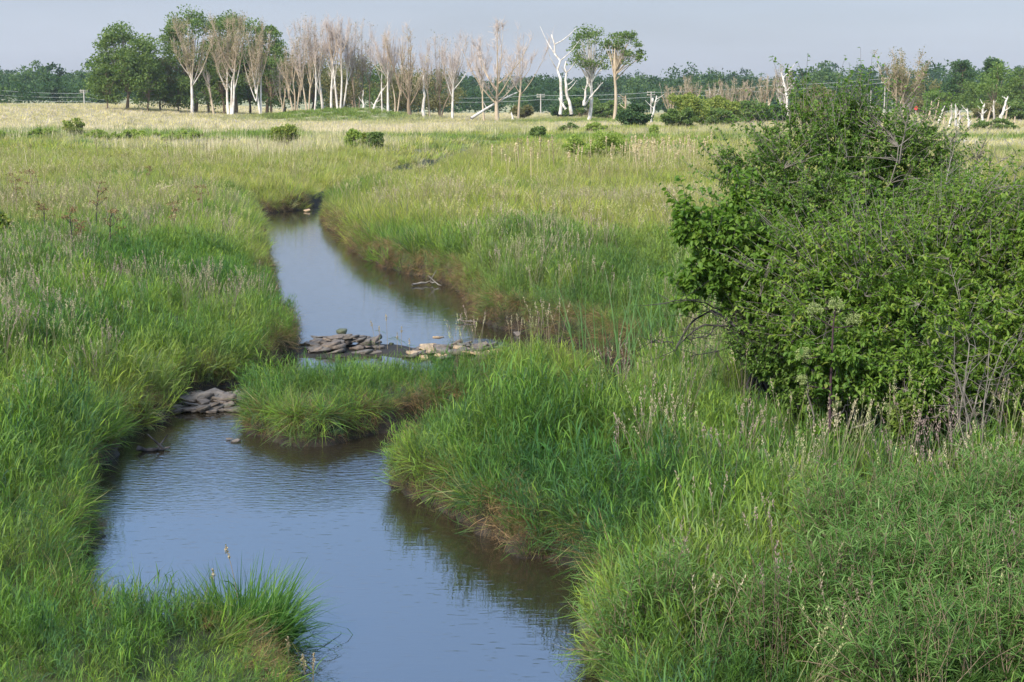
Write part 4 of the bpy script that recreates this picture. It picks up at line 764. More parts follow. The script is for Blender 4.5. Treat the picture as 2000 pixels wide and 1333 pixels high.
# dead arching branches at the left foot
g = np.random.default_rng(21); b0 = np.array(ground_at(1545, 19.3)); dm = MB(); segs = []
for pts, r in (([(1545, 860), (1478, 700), (1440, 640), (1400, 618), (1350, 630), (1316, 678)], .026), ([(1440, 640), (1370, 632), (1340, 655), (1322, 690)], .014), ([(1452, 655), (1400, 636), (1375, 650), (1350, 660)], .013), ([(1500, 700), (1445, 672), (1400, 680), (1352, 698)], .014),
               ([(1430, 622), (1380, 590), (1345, 575), (1310, 570)], .011), ([(1545, 840), (1500, 740), (1470, 690), (1434, 668)], .018), ([(1430, 640), (1437, 605), (1425, 590)], .014), ([(1400, 618), (1370, 600), (1340, 600)], .008), ([(1560, 690), (1500, 660), (1450, 655)], .008), ([(1316, 678), (1290, 680), (1262, 683)], .006)):
    q = np.array([P(a, b, 18.9) for a, b in pts]); q[:, 1] += g.normal(0, .25, len(q)); t = np.linspace(0, len(q)-1, 14); i0 = np.clip(t.astype(int), 0, len(q)-2); ff = (t-i0)[:, None]; pl = q[i0]*(1-ff)+q[i0+1]*ff
    pl += np.cumsum(g.normal(0, .008, pl.shape), 0)-b0; tubes(dm, pl[None], np.linspace(1, .35, 14)[None]*r, 5); segs.append(pl)
nd = np.concatenate(segs); k = g.integers(0, len(nd), 170); e = nd[k]+g.normal(0, 1, (170, 3))*[.22, .25, .14]; tubes(dm, bez(nd[k], (nd[k]+e)/2+g.normal(0, .05, (170, 3)), e, 5), np.linspace(.005, .0016, 5)[None].repeat(170, 0), 3)
o = dm.obj('dead_bush', M_DARKB); o.location = b0; tag(o, 'leafless dark arching branches at the left foot of the tall bush', 'dead shrub')
# bare grey stems on the right
g = np.random.default_rng(22); b0 = np.array(ground_at(1925, 16.6)); dm = MB(); allp = []
for k in range(15):
    s0 = np.array([g.normal(0, .16), g.normal(0, .14), 0]); e = P(g.uniform(1850, 2010), g.uniform(640, 800), 16.6)-b0; e[1] = g.normal(0, .3); m_ = s0*.5+e*.5; m_[:2] = s0[:2]*.8+e[:2]*.2
    pl = bez(s0[None], m_[None], e[None], 12)[0]; pl[1:] += np.cumsum(g.normal(0, .008, (11, 3)), 0); tubes(dm, pl[None], np.linspace(1, .3, 12)[None]*g.uniform(.009, .019), 5); allp.append(pl[3:])
nd = np.concatenate(allp); k = g.integers(0, len(nd), 220); e = nd[k]+g.normal(0, 1, (220, 3))*[.16, .16, .1]+[0, 0, .12]; tubes(dm, bez(nd[k], (nd[k]+e)/2+g.normal(0, .03, (220, 3)), e, 5), np.linspace(.0045, .0016, 5)[None].repeat(220, 0), 3)
o = dm.obj('stem_clump', M_GREY); o.location = b0; tag(o, 'clump of bare upright grey stems before the bush at the right edge', 'dead shrub')
g = np.random.default_rng(23)
for k, (pts, lab) in enumerate((([(1990, 520), (1960, 390), (1935, 320), (1990, 295)], 'bare grey twig rising above the bush near the right edge'), ([(2010, 420), (1975, 350), (2005, 318)], 'bare grey twig cut by the right edge above the bush'), ([(1840, 420), (1850, 330), (1866, 240)], 'thin bare twig standing out of the bush top right of the sparse tree'), ([(1905, 430), (1903, 330), (1925, 285)], 'thin bare twig with a dry seed cluster above the right of the bush'), ([(1756, 320), (1765, 250), (1758, 205)], 'bare grey twig at the top of the bush below the sparse tree'))):
    D = 19.4; q = np.array([P(a, b, D) for a, b in pts]); t = np.linspace(0, len(q)-1, 10); i0 = np.clip(t.astype(int), 0, len(q)-2); ff = (t-i0)[:, None]; pl = q[i0]*(1-ff)+q[i0+1]*ff; bb = pl[0].copy(); pl -= bb; pl[1:] += np.cumsum(g.normal(0, .012, (9, 3)), 0)
    dm = MB(); tubes(dm, pl[None], np.linspace(1, .3, 10)[None]*.011, 4); kk = g.integers(3, 10, 14); e = pl[kk]+g.normal(0, 1, (14, 3))*[.13, .1, .08]+[0, 0, .16]; tubes(dm, np.stack([pl[kk], (pl[kk]+e)/2+g.normal(0, .02, (14, 3)), e], 1), np.linspace(.005, .002, 3)[None].repeat(14, 0), 3)
    if k == 3: quad_cloud(dm, pl[-3]+g.normal(0, .05, (60, 3)), .03, g)
    o = dm.obj('bare_twig', M_GREY); o.location = bb; tag(o, lab, 'twig', 'bare twigs above the bush')
# willows in the lower right corner
WILLOW = [((1730, 12.6), [E(1720, 1090, 12.6, 140, 52, 120), E(1640, 1080, 12.8, 70, 50)], 'silvery narrow-leaved willow shrub at the upper left of the willows', 900),
          ((1930, 12.9), [E(1920, 1055, 13.0, 140, 60, 120), E(2010, 1020, 13.2, 70, 50)], 'narrow-leaved willow shrub at the upper right of the willows, cut by the edge', 1000),
          ((1890, 11.2), [E(1880, 1200, 11.5, 180, 85, 120)], 'darker narrow-leaved willow shrub in the lower right corner', 1300),
          ((1700, 11.0), [E(1700, 1230, 11.3, 130, 72, 110)], 'narrow-leaved willow shrub in the middle of the bottom right', 900),
          ((1500, 11.3), [E(1520, 1270, 11.5, 100, 75, 80), E(1430, 1320, 11.4, 60, 40, 40)], 'sparse young willow with reddish stems beside the bare bank', 420),
          ((1840, 10.0), [E(1800, 1330, 10.1, 150, 50, 90), E(1960, 1310, 10.2, 110, 60, 80)], 'narrow-leaved willow shrub at the bottom edge, nearest to the camera', 800),
          ((1255, 11.9), [E(1235, 1290, 12.0, 70, 42, 45), E(1290, 1240, 12.1, 40, 50, 40)], 'small willow hanging over the water at the bottom of the right bank', 300)]
for k, ((px, D), el, lab, tw) in enumerate(WILLOW):
    bush('willow_shrub', ground_at(px, D), el, M_WIL, M_BROWN, lab, 'willow', stems=12, secs=70, twigs=int(tw*1.3), nl=18, L=.115, Wd=.0092, shoots=int(tw*.45), sh_len=.6, seed=31+k, r0=.010, tw_len=.36, droop=-.15, spread=.4, group='willows in the lower right corner', upw=.5)
for k, (px, D, el, lab) in enumerate(((1840, 15.2, [E(1845, 925, 15.2, 34, 34)], 'bright yellow-green young bush left of the bare grey stems'), (1815, 14.2, [E(1815, 985, 14.2, 30, 26)], 'small yellow-green bush in front of its taller neighbour'), (1905, 14.6, [E(1890, 965, 14.6, 50, 28)], 'yellow-green bush at the foot of the bare grey stems'), (1775, 16.4, [E(1772, 800, 16.4, 26, 18), E(1760, 830, 16.4, 26, 26)], 'slender bright shoot with curled leaves before the dark foot of the bush'))):
    bush('young_shrub', ground_at(px, D), el, M_YB, M_BROWN, lab, 'shrub', stems=5, secs=14, twigs=110, nl=10, L=.075, Wd=.028, seed=41+k, r0=.008, tw_len=.2, droop=.3, spread=.12, group='bright young shrubs beside the bush')
#--END-BUSH

# ------------------------------------------------------------------ stones
def stone_mat(name, c1, c2, c3):
    m, nt = mat(name); g = nt.nodes.new('ShaderNodeNewGeometry'); oi = nt.nodes.new('ShaderNodeObjectInfo')
    nz = N(nt, 'ShaderNodeTexNoise', Scale=9.0, Detail=7.0, Roughness=.65); nt.links.new(g.outputs['Position'], nz.inputs['Vector'])
    c = mixc(nt, oi.outputs['Random'], ramp(nt, nz.outputs['Fac'], [(.3, c1), (.7, c2)]), ramp(nt, nz.outputs['Fac'], [(.3, c1), (.7, c3)]))
    p = N(nt, 'ShaderNodeBsdfPrincipled', Roughness=.8); nt.links.new(c, p.inputs['Base Color']); b = N(nt, 'ShaderNodeBump', Strength=1.0, Distance=.04); nt.links.new(nz.outputs['Fac'], b.inputs['Height']); nt.links.new(b.outputs[0], p.inputs['Normal'])
    o = nt.nodes.new('ShaderNodeOutputMaterial'); nt.links.new(p.outputs[0], o.inputs[0]); return m
M_ST = stone_mat('weathered_limestone', (.045, .034, .026), (.19, .142, .105), (.15, .128, .10))
M_STY = stone_mat('ochre_limestone', (.20, .13, .07), (.46, .31, .17), (.40, .30, .19))
M_STM = stone_mat('mossy_stone', (.035, .045, .018), (.11, .115, .06), (.09, .09, .06))
def stone_mesh(seed, m, flat=.17):
    g = np.random.default_rng(seed); k = 7; a = np.arange(k)*2*np.pi/k+g.uniform(-.38, .38, k); r = g.uniform(.68, 1.08, k)*np.where(np.abs(np.sin(a)) > .7, .8, 1)
    rows = [(-.5, .90), (-.38, 1.0), (.36, .99), (.47, .95), (.5, .5)]; V = []
    for h, q in rows: V.append(np.stack([np.cos(a)*r*q*.5+g.normal(0, .015, k), np.sin(a)*r*q*.36+g.normal(0, .015, k), np.full(k, h*flat)+g.normal(0, .022, k)+.06*np.cos(a)*(h > 0)], -1))
    V = np.concatenate(V+[[[0, 0, .53*flat]]]); Q = [(i*k+j, i*k+(j+1) % k, (i+1)*k+(j+1) % k, (i+1)*k+j) for i in range(4) for j in range(k)]; T = [(4*k+j, 4*k+(j+1) % k, 5*k) for j in range(k)]
    mb = MB(); mb.add(V, Q, T); return mb.mesh('stone_%d' % seed, m)
STM = [stone_mesh(k, M_ST) for k in range(10)]; STY = [stone_mesh(20+k, M_STY) for k in range(4)]; STK = [stone_mesh(30+k, M_STM, .5) for k in range(3)]
def put_stone(me, x, y, z, sz, label, group=None, name='stone', rz=None, tilt=.16):
    o = bpy.data.objects.new(name, me); COL.objects.link(o); o.location = (x, y, z); o.scale = (sz, sz*_g.uniform(.8, 1.15), sz*_g.uniform(.4, .8)); o.rotation_euler = (_g.normal(0, tilt), _g.normal(0, tilt), _g.uniform(0, 6.28) if rz is None else rz)
    return tag(o, label, 'stone', group)
def pile(c0, c1, wd, n, zt, label, group, sz=(.26, .62), y2=0.0):
    a = np.array(G(*c0)); b = np.array(G(*c1)); d = b-a; nn = np.array([-d[1], d[0]])/np.linalg.norm(d)
    for k in range(n):
        t = _g.uniform(0, 1); q = _g.uniform(-1, 1); p = a+d*t+nn*q*wd; z = .02+zt*(1-q*q)*(1-abs(2*t-1)**3)*_g.uniform(.3, 1)
        yl = _g.uniform() < y2; put_stone((STY if yl else STM)[_g.integers(0, 4 if yl else 10)], p[0], p[1], z, _g.uniform(*sz), ('ochre flat stone in the right half of the rock dam' if yl else label), group+(' (ochre)' if yl else ''), 'flat_stone', _g.normal(0, .5))
pile((596, 682), (742, 680), .80, 62, .24, 'flat grey-brown stone in the left half of the rock dam', 'stones of the left dam half')
pile((805, 690), (972, 692), .72, 62, .18, 'flat grey-brown stone in the right half of the rock dam', 'stones of the right dam half', y2=.22)
pile((340, 792), (468, 788), .72, 60, .16, 'flat grey stone of the low shelf at the left bank', 'stones of the left bank shelf')
for px, py, sz, me, lab, z in ((668, 668, .34, STK[0], 'dark mossy block standing on the left half of the rock dam', .22), (764, 676, .20, STK[1], 'small dark rock in the water between the two halves of the dam', .03), (856, 678, .34, STY[0], 'bright orange stone on top of the right half of the dam', .20), (449, 860, .17, STM[2], 'small pale stone lying in the pool, left one of a pair', .02), (461, 864, .20, STM[5], 'small pale stone lying in the pool, right one of a pair', .02),
        (1163, 1240, .46, STK[2], 'grey-green boulder half sunk at the edge of the right bank', .04), (600, 414, .5, STY[1], 'pale flat stone at the far end of the upper pool', .06), (1010, 655, .3, STM[3], 'flat stone at the foot of the right bank beyond the dam', .03), (845, 334, 1.0, STY[1], 'pale slab on the far bend of the stream', .06), (800, 333, .9, STM[2], 'grey slab on the far bend of the stream', .06)):
    q = G(px, py); put_stone(me, q[0], q[1], z, sz, lab, tilt=.08)
# driftwood
def stick(pts, z, r, label, m=None, name='driftwood', D=None):
    q = np.array([np.append(G(a, b, z), z) if D is None else P(a, b, D) for a, b in pts]); t = np.linspace(0, len(q)-1, 9); i0 = np.clip(t.astype(int), 0, len(q)-2); ff = (t-i0)[:, None]; pl = q[i0]*(1-ff)+q[i0+1]*ff
    o0 = pl[0].copy(); pl -= o0; pl[1:-1] += _g.normal(0, r*.6, (7, 3)); mb = MB(); tubes(mb, pl[None], np.linspace(1, .4, 9)[None]*r, 5)
    e = pl[[4, 6]]+_g.normal(0, 1, (2, 3))*r*6; tubes(mb, np.stack([pl[[4, 6]], (pl[[4, 6]]+e)/2, e], 1), np.array([[.5, .4, .2]]*2)*r, 4)
    o = mb.obj(name, m or M_GREY); o.location = o0; return tag(o, label, 'branch')
stick([(805, 556), (840, 552), (862, 558)], .05, .035, 'pale branch lying in the water under the right bank of the upper pool')
stick([(893, 627), (932, 628)], .04, .025, 'thin stick floating at the right edge of the upper pool')
stick([(270, 880), (332, 874)], .04, .04, 'dark sodden branch at the left edge of the lower pool', M_DARKB)
stick([(289, 382), (312, 372), (338, 361)], 1.2, .035, 'pale bent dry stick lying on the grass of the left meadow', M_TAN, 'dry_stick', 62)
# ------------------------------------------------------------------ flowering stalks, cattails, dock
M_SEED = leaf_mat('seed_head', [(0, (.20, .15, .09)), (1, (.44, .36, .22))], .2, .8, .05)
M_CAT = leaf_mat('cattail_fluff', [(0, (.46, .36, .20)), (1, (.62, .52, .34))], .2, .9, .05)
M_DOCK = leaf_mat('dock_seed', [(0, (.10, .055, .03)), (.6, (.20, .115, .06)), (1, (.24, .17, .08))], .2, .8, .05)
M_CTL = leaf_mat('cattail_blade', [(0, (.075, .160, .050)), (1, (.135, .23, .085))], .35, .5, .2)
M_PURP = bark_mat('purple_stem', (.030, .016, .020), (.065, .038, .042), 8)
def stalk(px, py, top, D, label, group=None, head=.14):
    b = P(px, py, D); H = P(px, top, D)[2]-b[2]; r = empty('seed_stalk', b, label, 'grass stalk', group); t = np.linspace(0, 1, 7); ln = _g.normal(0, .07); pl = np.stack([ln*t**2*H, _g.normal(0, .03)*t*H, t*H], -1)
    mb = MB(); tubes(mb, pl[None], np.linspace(.0045, .0025, 7)[None], 4, .3); mb.obj('stem', M_SEED, r); mh = MB(); n = 60; q = _g.uniform(0, 1, n); c = pl[-1]+(pl[-1]-pl[-2])/np.linalg.norm(pl[-1]-pl[-2])*((q-.8)*head)[:, None]+_g.normal(0, 1, (n, 3))*(.012*np.sin(np.pi*np.clip(q, .1, .9)))[:, None]
    quad_cloud(mh, c, .022, _g, .2); mh.obj('seed_head', M_SEED, r)
    for k in (.35, .6):
        i = int(k*6); d = unit(np.array([_g.normal(), _g.normal(), .8])); ml = MB(); leaves(ml, pl[i][None], d[None], np.array([[0, 0, 1.]]), .28, .012, _g, .1, .6); ml.obj('leaf_blade', M_CTL, r)
for k, (px, py, top, D, lab) in enumerate(((757, 690, 616, 29.6, 'tallest dark-headed stalk rising from the water at the dam'), (733, 690, 630, 29.4, 'thin stalk left of the tallest one at the dam'), (741, 691, 640, 29.5, 'thin stalk with a short head close beside the tallest one'), (784, 690, 640, 29.7, 'stalk with a long narrow head right of the gap in the dam'), (776, 692, 652, 29.2, 'short stalk in the gap of the dam'), (800, 690, 664, 29.2, 'shortest stalk at the right half of the dam'),
        (470, 1240, 1074, 13.6, 'tall pale seed stalk rising over the water behind the near tussock'), (420, 1230, 1118, 13.9, 'dark thin seed stalk left of the tall pale one over the water'), (597, 1345, 1285, 12.1, 'slim stalk beside the water at the bottom edge'), (612, 1350, 1282, 12.0, 'slim dark stalk at the bottom edge, rightmost beside the water'), (565, 1330, 1250, 12.6, 'short stalk right of the near tussock'))):
    stalk(px, py, top, D, lab)
def cattail_mesh(seed):
    g = np.random.default_rng(seed); mb = MB(); t = np.linspace(0, 1, 5); pl = np.stack([g.normal(0, .06)*t**2, g.normal(0, .06)*t**2, t*1.7], -1); tubes(mb, pl[None], np.full((1, 5), .012), 4, .2)
    n = 50; q = g.uniform(0, 1, n); c = pl[-1]+np.stack([g.normal(0, .022, n), g.normal(0, .022, n), (q-.8)*.34], -1); quad_cloud(mb, c, .08, g, .2); return mb.mesh('cattail_%d' % seed, M_CAT)
CTM = [cattail_mesh(k) for k in range(5)]
for k in range(115):
    px = _g.uniform(958, 1400) if k < 45 else _g.uniform(1225, 1400); py = 352-(px-960)*.055+_g.normal(0, 10); D = d_of(px, py); x_ = P(px, py, D)[0]
    o = bpy.data.objects.new('cattail', CTM[k % 5]); COL.objects.link(o); o.location = (x_, D, gz(x_, D)); q = _g.uniform(.75, 1.15); o.scale = (q, q, q); o.rotation_euler = (_g.normal(0, .06), _g.normal(0, .06), _g.uniform(0, 6.28)); tag(o, 'old cattail with a pale fluffy burst head in the mid meadow', 'cattail', 'old cattails of the mid meadow')
rm = MB(); tubes(rm, np.array([[[0, 0, 0], [.02, 0, 1.3], [.05, .02, 2.6]]]), np.array([[.03, .026, .012]]), 4, .3); quad_cloud(rm, np.array([.05, .02, 2.6])+_g.normal(0, 1, (40, 3))*[.05, .05, .18], .10, _g); rm = rm.mesh('tall_reed', M_SEED)
for px, py, top in ((1013, 335, 274), (1018, 330, 276), (1041, 340, 280), (1054, 330, 276), (1084, 345, 270), (1119, 335, 285), (1150, 360, 300), (193, 320, 276), (60, 325, 285), (330, 330, 275), (405, 325, 278), (505, 325, 270)):
    D = d_of(px, py); x_ = P(px, py, D)[0]; o = bpy.data.objects.new('tall_reed', rm); COL.objects.link(o); z_ = gz(x_, D); o.location = (x_, D, z_); h_ = (P(px, top, D)[2]-z_)/2.7; o.scale = (1, 1, max(.4, h_)); o.rotation_euler = (_g.normal(0, .04), _g.normal(0, .04), _g.uniform(0, 6)); tag(o, 'tall dry tan reed standing above the grass in the middle distance', 'reed', 'tall dry reeds')
for k in range(4):
    pass
DOCK = [(27, 440, 348, 'thin brown seed stalk at the far left of the meadow'), (58, 408, 343, 'brown seed stalk with a bushy top near the left edge'), (80, 492, 405, 'bent dark seed stalk between the bushy one and the twin stalk'), (134, 520, 420, 'tall dark twin seed stalk with flat brown heads'), (143, 500, 440, 'shorter stalk close beside the tall dark twin stalk'), (181, 462, 366, 'tall dark seed stalk with reddish spreading top'), (206, 535, 425, 'tallest dark seed stalk of the left meadow, nearest to the stream'), (288, 372, 330, 'small brown seed stalk far back in the left meadow'), (335, 470, 405, 'thin pale seed stalk in the middle of the left meadow'), (392, 440, 372, 'slim dark seed stalk near the upper pool')]
for px, py, top, lab in DOCK:
    D = d_of(px, py); b = np.array(ground_at(px, D)); H = P(px, top, D)[2]-b[2]; r = empty('dock_plant', b, lab, 'plant', 'dead seed stalks of the left meadow'); t = np.linspace(0, 1, 7); pl = np.stack([_g.normal(0, .06)*t**2*H, 0*t, t*H], -1); mb = MB(); tubes(mb, pl[None], np.linspace(.022, .010, 7)[None], 5, .2)
    n = 9; k0 = _g.integers(4, 7, n); az = _g.uniform(0, 6.28, n); l_ = H*_g.uniform(.08, .24, n); e = pl[k0]+np.stack([np.cos(az)*l_*.75, np.sin(az)*l_*.75, l_*.6], -1); tubes(mb, bez(pl[k0], (pl[k0]+e)/2-[0, 0, .03], e, 4), np.linspace(.007, .004, 4)[None].repeat(n, 0), 4, .3); mb.obj('stem', M_DARKB if px in (80, 134, 206, 181) else M_BROWN, r)
    mh = MB(); c = np.repeat(e, 26, 0)+_g.normal(0, 1, (n*26, 3))*[.06, .06, .03]; quad_cloud(mh, c, .045, _g, .3); mh.obj('seed_heads', M_DOCK, r)
bush('young_shrub', ground_at(-4, d_of(2, 490)), [E(4, 435, d_of(2, 490), 12, 25), E(10, 462, d_of(2, 490), 18, 16)], M_LEAFY, M_BROWN, 'yellowish broad-leaved plant with a brown top cut by the left edge', stems=4, secs=10, twigs=60, nl=8, L=.20, Wd=.12, seed=51, r0=.02, tw_len=.3)
# cattail leaves
for k, (px, py, top, sp, n, lab) in enumerate(((1110, 640, 470, .5, 60, 'tuft of blue-green cattail blades left of the big bush'), (1075, 625, 520, .35, 30, 'small tuft of blue-green cattail blades at the left end'), (1190, 640, 455, .6, 70, 'broad tuft of blue-green cattail blades with one tall leaf'), (1262, 640, 480, .5, 70, 'tuft of blue-green cattail blades under the left branch of the bush'), (1310, 650, 500, .45, 50, 'tuft of blue-green cattail blades closest to the bush'), (1115, 800, 690, .35, 26, 'small tuft of bent cattail blades in the near grass'), (1290, 820, 700, .4, 34, 'tuft of cattail blades among the near flowering grass'))):
    D = d_of(px, py); b = np.array(ground_at(px, D)); H = P(px, top, D)[2]-b[2]; o = clump(200+k, int(n*.55), sp, H*.85, .022, .13, .22, 6).obj('cattail_tuft', M_CTL); o.location = b; tag(o, lab, 'cattail leaves', 'cattail tufts by the bush')
# the near tussock
b = np.array(ground_at(452, 13.1)); b[2] = gz(b[0], b[1]); r = empty('grass_tussock', b, 'round bushy grass tussock on the near spit at the edge of the water', 'tussock')
M_TUS = leaf_mat('tussock_blade', [(0, (.035, .095, .018)), (.7, (.075, .165, .028)), (1, (.125, .215, .045))], .38, .5, .2); M_TUD = leaf_mat('tussock_thatch', [(0, (.13, .08, .04)), (1, (.34, .24, .12))], .2, .7, .1)
clump(301, 1700, .30, .95, .019, .40, .70, 5).obj('green_blades', M_TUS, r); q = clump(302, 360, .27, .42, .010, 1.1, 1.2, 4).obj('dead_blades', M_TUD, r)
# angelica
b = np.array(ground_at(1622, 16.9)); r = empty('angelica', b, 'tall umbel plant with a dark purple stem and greenish flower heads before the bush', 'plant'); Z = lambda px, py: P(px, py, 16.9)-b
ax_ = np.array([Z(1620, 845), Z(1622, 760), Z(1625, 690), Z(1627, 640), Z(1632, 600)]); mb = MB(); tubes(mb, ax_[None], np.array([[.019, .017, .014, .010, .005]]), 7); heads = [(1632, 597, 3), (1591, 607, 3), (1668, 628, 3), (1569, 694, 2), (1634, 793, 1), (1567, 742, 1)]
for hx, hy, at in heads: e = Z(hx, hy+8); s_ = ax_[at]; tubes(mb, bez(s_[None], ((s_+e)/2+[0, 0, -.02])[None], e[None], 6), np.linspace(.008, .004, 6)[None], 5)
mb.obj('stem', M_PURP, r); M_UMB = leaf_mat('umbel_flower', [(0, (.20, .25, .08)), (1, (.42, .45, .20))], .3, .7, .1)
for hx, hy, at in heads:
    c = Z(hx, hy); R_ = .085 if at > 1 else .05; n = 34; u = unit(_g.normal(0, 1, (n, 3))+[0, 0, .5]); tp = c+u*R_; mu = MB(); tubes(mu, np.stack([np.broadcast_to(c-[0, 0, .03], (n, 3)), (c+tp)/2, tp], 1), np.full((n, 3), .0018), 3, .1); quad_cloud(mu, np.repeat(tp, 16, 0)+_g.normal(0, .011, (n*16, 3)), .013, _g, .4); mu.obj('umbel', M_UMB, r)
ml = MB(); n = 130; i0 = _g.integers(0, 3, n); ps = ax_[i0]+_g.normal(0, 1, (n, 3))*[.17, .12, .07]; leaves(ml, ps, unit(_g.normal(0, 1, (n, 3))*[1, 1, .3]), unit(_g.normal(0, .3, (n, 3))+[0, 0, 1]), .09, .05, _g); ml.obj('leaves', M_BL1, r)
# ------------------------------------------------------------------ power lines and small far things
M_WIRE = bark_mat('wire', (.40, .40, .39), (.52, .52, .50), 1); M_POLE = bark_mat('pole_wood', (.28, .24, .20), (.42, .38, .33), 2)
def pole(px, base, top, D, label, cross=True, can=False):
    b = P(px, base, D); t = P(px, top, D); H = t[2]-b[2]; r = empty('utility_pole', b, label, 'pole', 'utility poles'); mb = MB(); tubes(mb, np.array([[[0, 0, 0], [0, 0, H*.5], [0, 0, H]]]), np.array([[.19, .16, .13]])*D/400, 7); mb.obj('post', M_POLE, r)
    if cross:
        for k, zz in enumerate((.97, .88)):
            mc = MB(); w_ = D*.0028; h_ = .09*D/400; z_ = H*zz; mc.add([(sx*w_, sy*h_+.16, z_+sz*h_) for sx in (-1, 1) for sy in (-1, 1) for sz in (-1, 1)], [(0, 1, 3, 2), (4, 6, 7, 5), (0, 4, 5, 1), (2, 3, 7, 6), (0, 2, 6, 4), (1, 5, 7, 3)]); tubes(mc, np.array([[[s_*w_*.8, .16, z_+.08], [s_*w_*.8, .16, z_+.34]] for s_ in (-1, 1)]), np.full((2, 2), .06), 5); mc.obj('crossarm', M_POLE, r)
    if can: mc = MB(); tubes(mc, np.array([[[.38, 0, H*.6], [.38, 0, H*.62], [.38, 0, H*.76], [.38, 0, H*.78]]]), np.array([[.1, .3, .3, .1]]), 8); mc.obj('transformer', M_WHITE, r)
pole(1056, 233, 184, 400, 'grey utility pole between the bare trees and the forked dead tree', can=False); pole(1271, 236, 179, 380, 'grey utility pole with a white transformer beside the white dead trunk', can=True)
pole(165, 212, 176, 420, 'utility pole at the left before the far woods'); pole(1687, 235, 180, 340, 'utility pole with two crossarms above the big bush'); pole(1699, 235, 177, 345, 'plain pole right of the pole with two crossarms', cross=False); pole(1726, 236, 152, 330, 'utility pole hidden in the sparse tall tree', can=False)
def wire(pts, label, r=.055):
    pl = []
    for (a, b) in zip(pts[:-1], pts[1:]):
        A_ = P(a[0], a[1], a[2]); B_ = P(b[0], b[1], b[2]); t = np.linspace(0, 1, 12)[:-1, None]; q = A_*(1-t)+B_*t; q[:, 2] -= 4*(t[:, 0]*(1-t[:, 0]))*np.linalg.norm(B_-A_)*.010; pl.append(q)
    pl = np.concatenate(pl+[P(*pts[-1][:3])[None]]); o0 = pl[0].copy(); mb = MB(); tubes(mb, (pl-o0)[None], np.full((1, len(pl)), r*.45), 4); o = mb.obj('power_line', M_WIRE); o.location = o0; tag(o, label, 'power line')
wire([(880, 192, 408), (1056, 186.5, 400), (1271, 181, 380), (1520, 166, 350), (1726, 154, 330)], 'upper power line strung across the middle of the far woods')
wire([(884, 200, 408), (1056, 195, 400), (1271, 190, 380), (1530, 174, 350), (1726, 162, 330)], 'lower power line strung across the middle of the far woods')
wire([(-30, 174, 440), (165, 183, 420), (235, 192, 415)], 'topmost power line at the left before the far woods', .05); wire([(-30, 184, 440), (165, 190, 420), (235, 199, 415)], 'middle power line at the left before the far woods', .05); wire([(-30, 192, 440), (165, 198, 420), (235, 206, 415)], 'lowest power line at the left before the far woods', .055)
def plain_mat(n, c, r=.5):
    m, nt = mat(n); nz = N(nt, 'ShaderNodeTexNoise', Scale=6.0); p = N(nt, 'ShaderNodeBsdfPrincipled', Roughness=r); nt.links.new(ramp(nt, nz.outputs['Fac'], [(.3, tuple(q*.85 for q in c)), (.7, c)]), p.inputs['Base Color']); o = nt.nodes.new('ShaderNodeOutputMaterial'); nt.links.new(p.outputs[0], o.inputs[0]); return m
M_WP = plain_mat('white_paint', (.78, .78, .76)); M_RED = plain_mat('red_paint', (.55, .05, .05))
def drum(mb, c, r, h, ax=2): 
    pr = [(-.5, .75), (-.46, .97), (-.42, 1), (.42, 1), (.46, .97), (.5, .75)]; pl = np.array([[c[0], c[1], c[2]] for _ in pr], float); pl[:, ax] += [q*h for q, _ in pr]; tubes(mb, pl[None], np.array([[q*r for _, q in pr]]), 10)
    for e_ in (0, -1): V = pl[e_]+np.array([[math.cos(a)*r*.75, 0, math.sin(a)*r*.75] if ax == 1 else [math.cos(a)*r*.75, math.sin(a)*r*.75, 0] for a in np.arange(10)*.628]); mb.add(np.vstack([pl[e_], V]), None, [(0, k+1, (k+1) % 10+1) for k in range(10)])
for px, py, lab in ((1645, 209, 'small white cap on a post, left of a pair behind the bush'), (1652, 211, 'small white cap on a post, right of a pair behind the bush')):
    b = P(px, 240, 240); r = empty('marker_post', b, lab, 'post', 'white capped posts'); h_ = P(px, py, 240)[2]-b[2]; mb = MB(); tubes(mb, np.array([[[0, 0, 0], [0, 0, h_]]]), np.array([[.07, .07]]), 6); mb.obj('post', M_POLE, r); mb = MB(); drum(mb, (0, 0, h_), .19, .42); mb.obj('cap', M_WP, r)
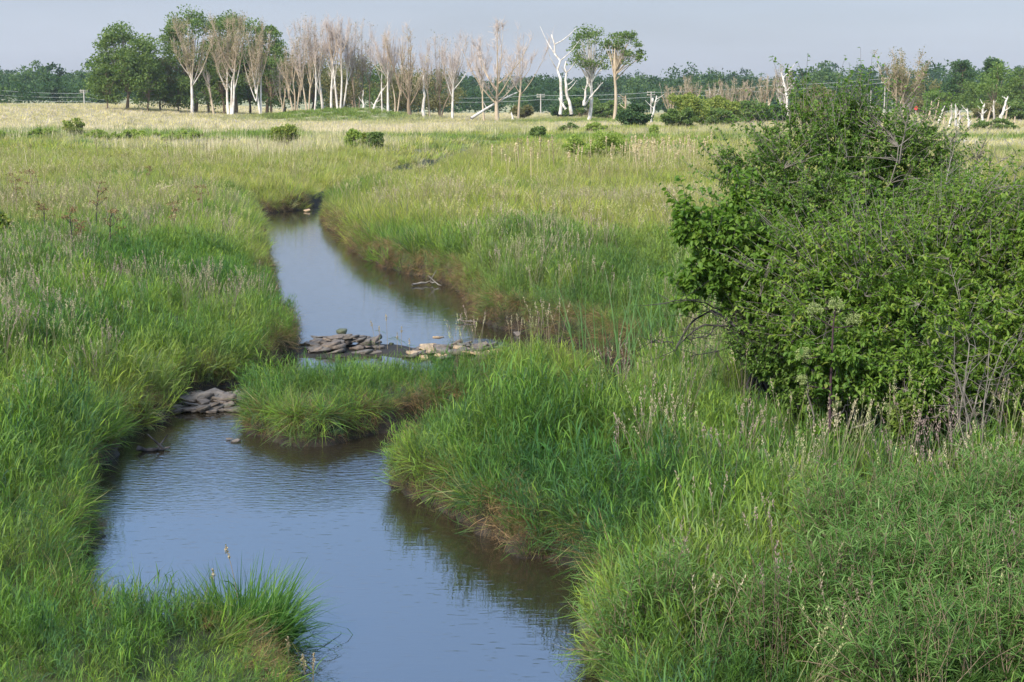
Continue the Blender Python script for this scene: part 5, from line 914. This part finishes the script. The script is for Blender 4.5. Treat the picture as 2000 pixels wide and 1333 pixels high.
b = P(1788, 240, 250); r = empty('round_sign', b, 'small round red sign on a post right of the big bush top', 'sign'); h_ = P(1788, 212, 250)[2]-b[2]; mb = MB(); tubes(mb, np.array([[[0, .1, 0], [0, .1, h_]]]), np.array([[.06, .06]]), 6); mb.obj('post', M_POLE, r); mb = MB(); drum(mb, (0, 0, h_), .32, .07, 1); mb.obj('disc', M_RED, r)
# pale track on the right
tb = MB(); xx = np.linspace(34, 75, 40); yy = 141+1.5*np.sin(xx*.08); zz = height(xx, yy)+.25; tb.add(np.concatenate([np.stack([xx, yy-1.3, zz], -1), np.stack([xx, yy+1.3, zz+.02], -1)]), [(k, k+1, 41+k, 40+k) for k in range(39)])
tag(tb.obj('path', plain_mat('pale_gravel', (.55, .50, .43), .9)), kind='structure')
# a bird far off
b = P(1353, 130, 260); bm_ = MB(); t = np.linspace(0, 1, 7); tubes(bm_, np.stack([np.linspace(-.22, .22, 7), 0*t, .02*np.sin(t*3)], -1)[None], np.array([[.01, .05, .07, .075, .06, .035, .01]]), 7)
for s_ in (-1, 1): bm_.add([(.08, .03*s_, .03), (-.08, .03*s_, .03), (-.10, .30*s_, .14), (.05, .32*s_, .15), (-.09, .56*s_, .08), (-.12, .60*s_, .075)], [(0, 1, 2, 3), (3, 2, 5, 4)])
bm_.add([(-.20, -.03, 0), (-.20, .03, 0), (-.34, .07, 0), (-.34, -.07, 0)], [(0, 1, 2, 3)]); o = bm_.obj('bird', M_DARKB); o.location = b; o.rotation_euler = (0, .1, .4); tag(o, 'tiny dark bird flying above the far woods', 'bird')

# ------------------------------------------------------------------ air
hb = MB(); c_ = [(sx*1700, -40 if sy < 0 else 1650, -2.5 if sz < 0 else 60) for sx in (-1, 1) for sy in (-1, 1) for sz in (-1, 1)]
hb.add(c_, [(0, 1, 3, 2), (4, 6, 7, 5), (0, 4, 5, 1), (2, 3, 7, 6), (0, 2, 6, 4), (1, 5, 7, 3)])
m, nt_ = mat('air'); pv = nt_.nodes.new('ShaderNodeVolumePrincipled'); pv.inputs['Color'].default_value = (.93, .96, 1.0, 1); pv.inputs['Density'].default_value = .0001; pv.inputs['Anisotropy'].default_value = .2
o = nt_.nodes.new('ShaderNodeOutputMaterial'); nt_.links.new(pv.outputs[0], o.inputs['Volume']); 
tag(hb.obj('haze', m), kind='stuff')
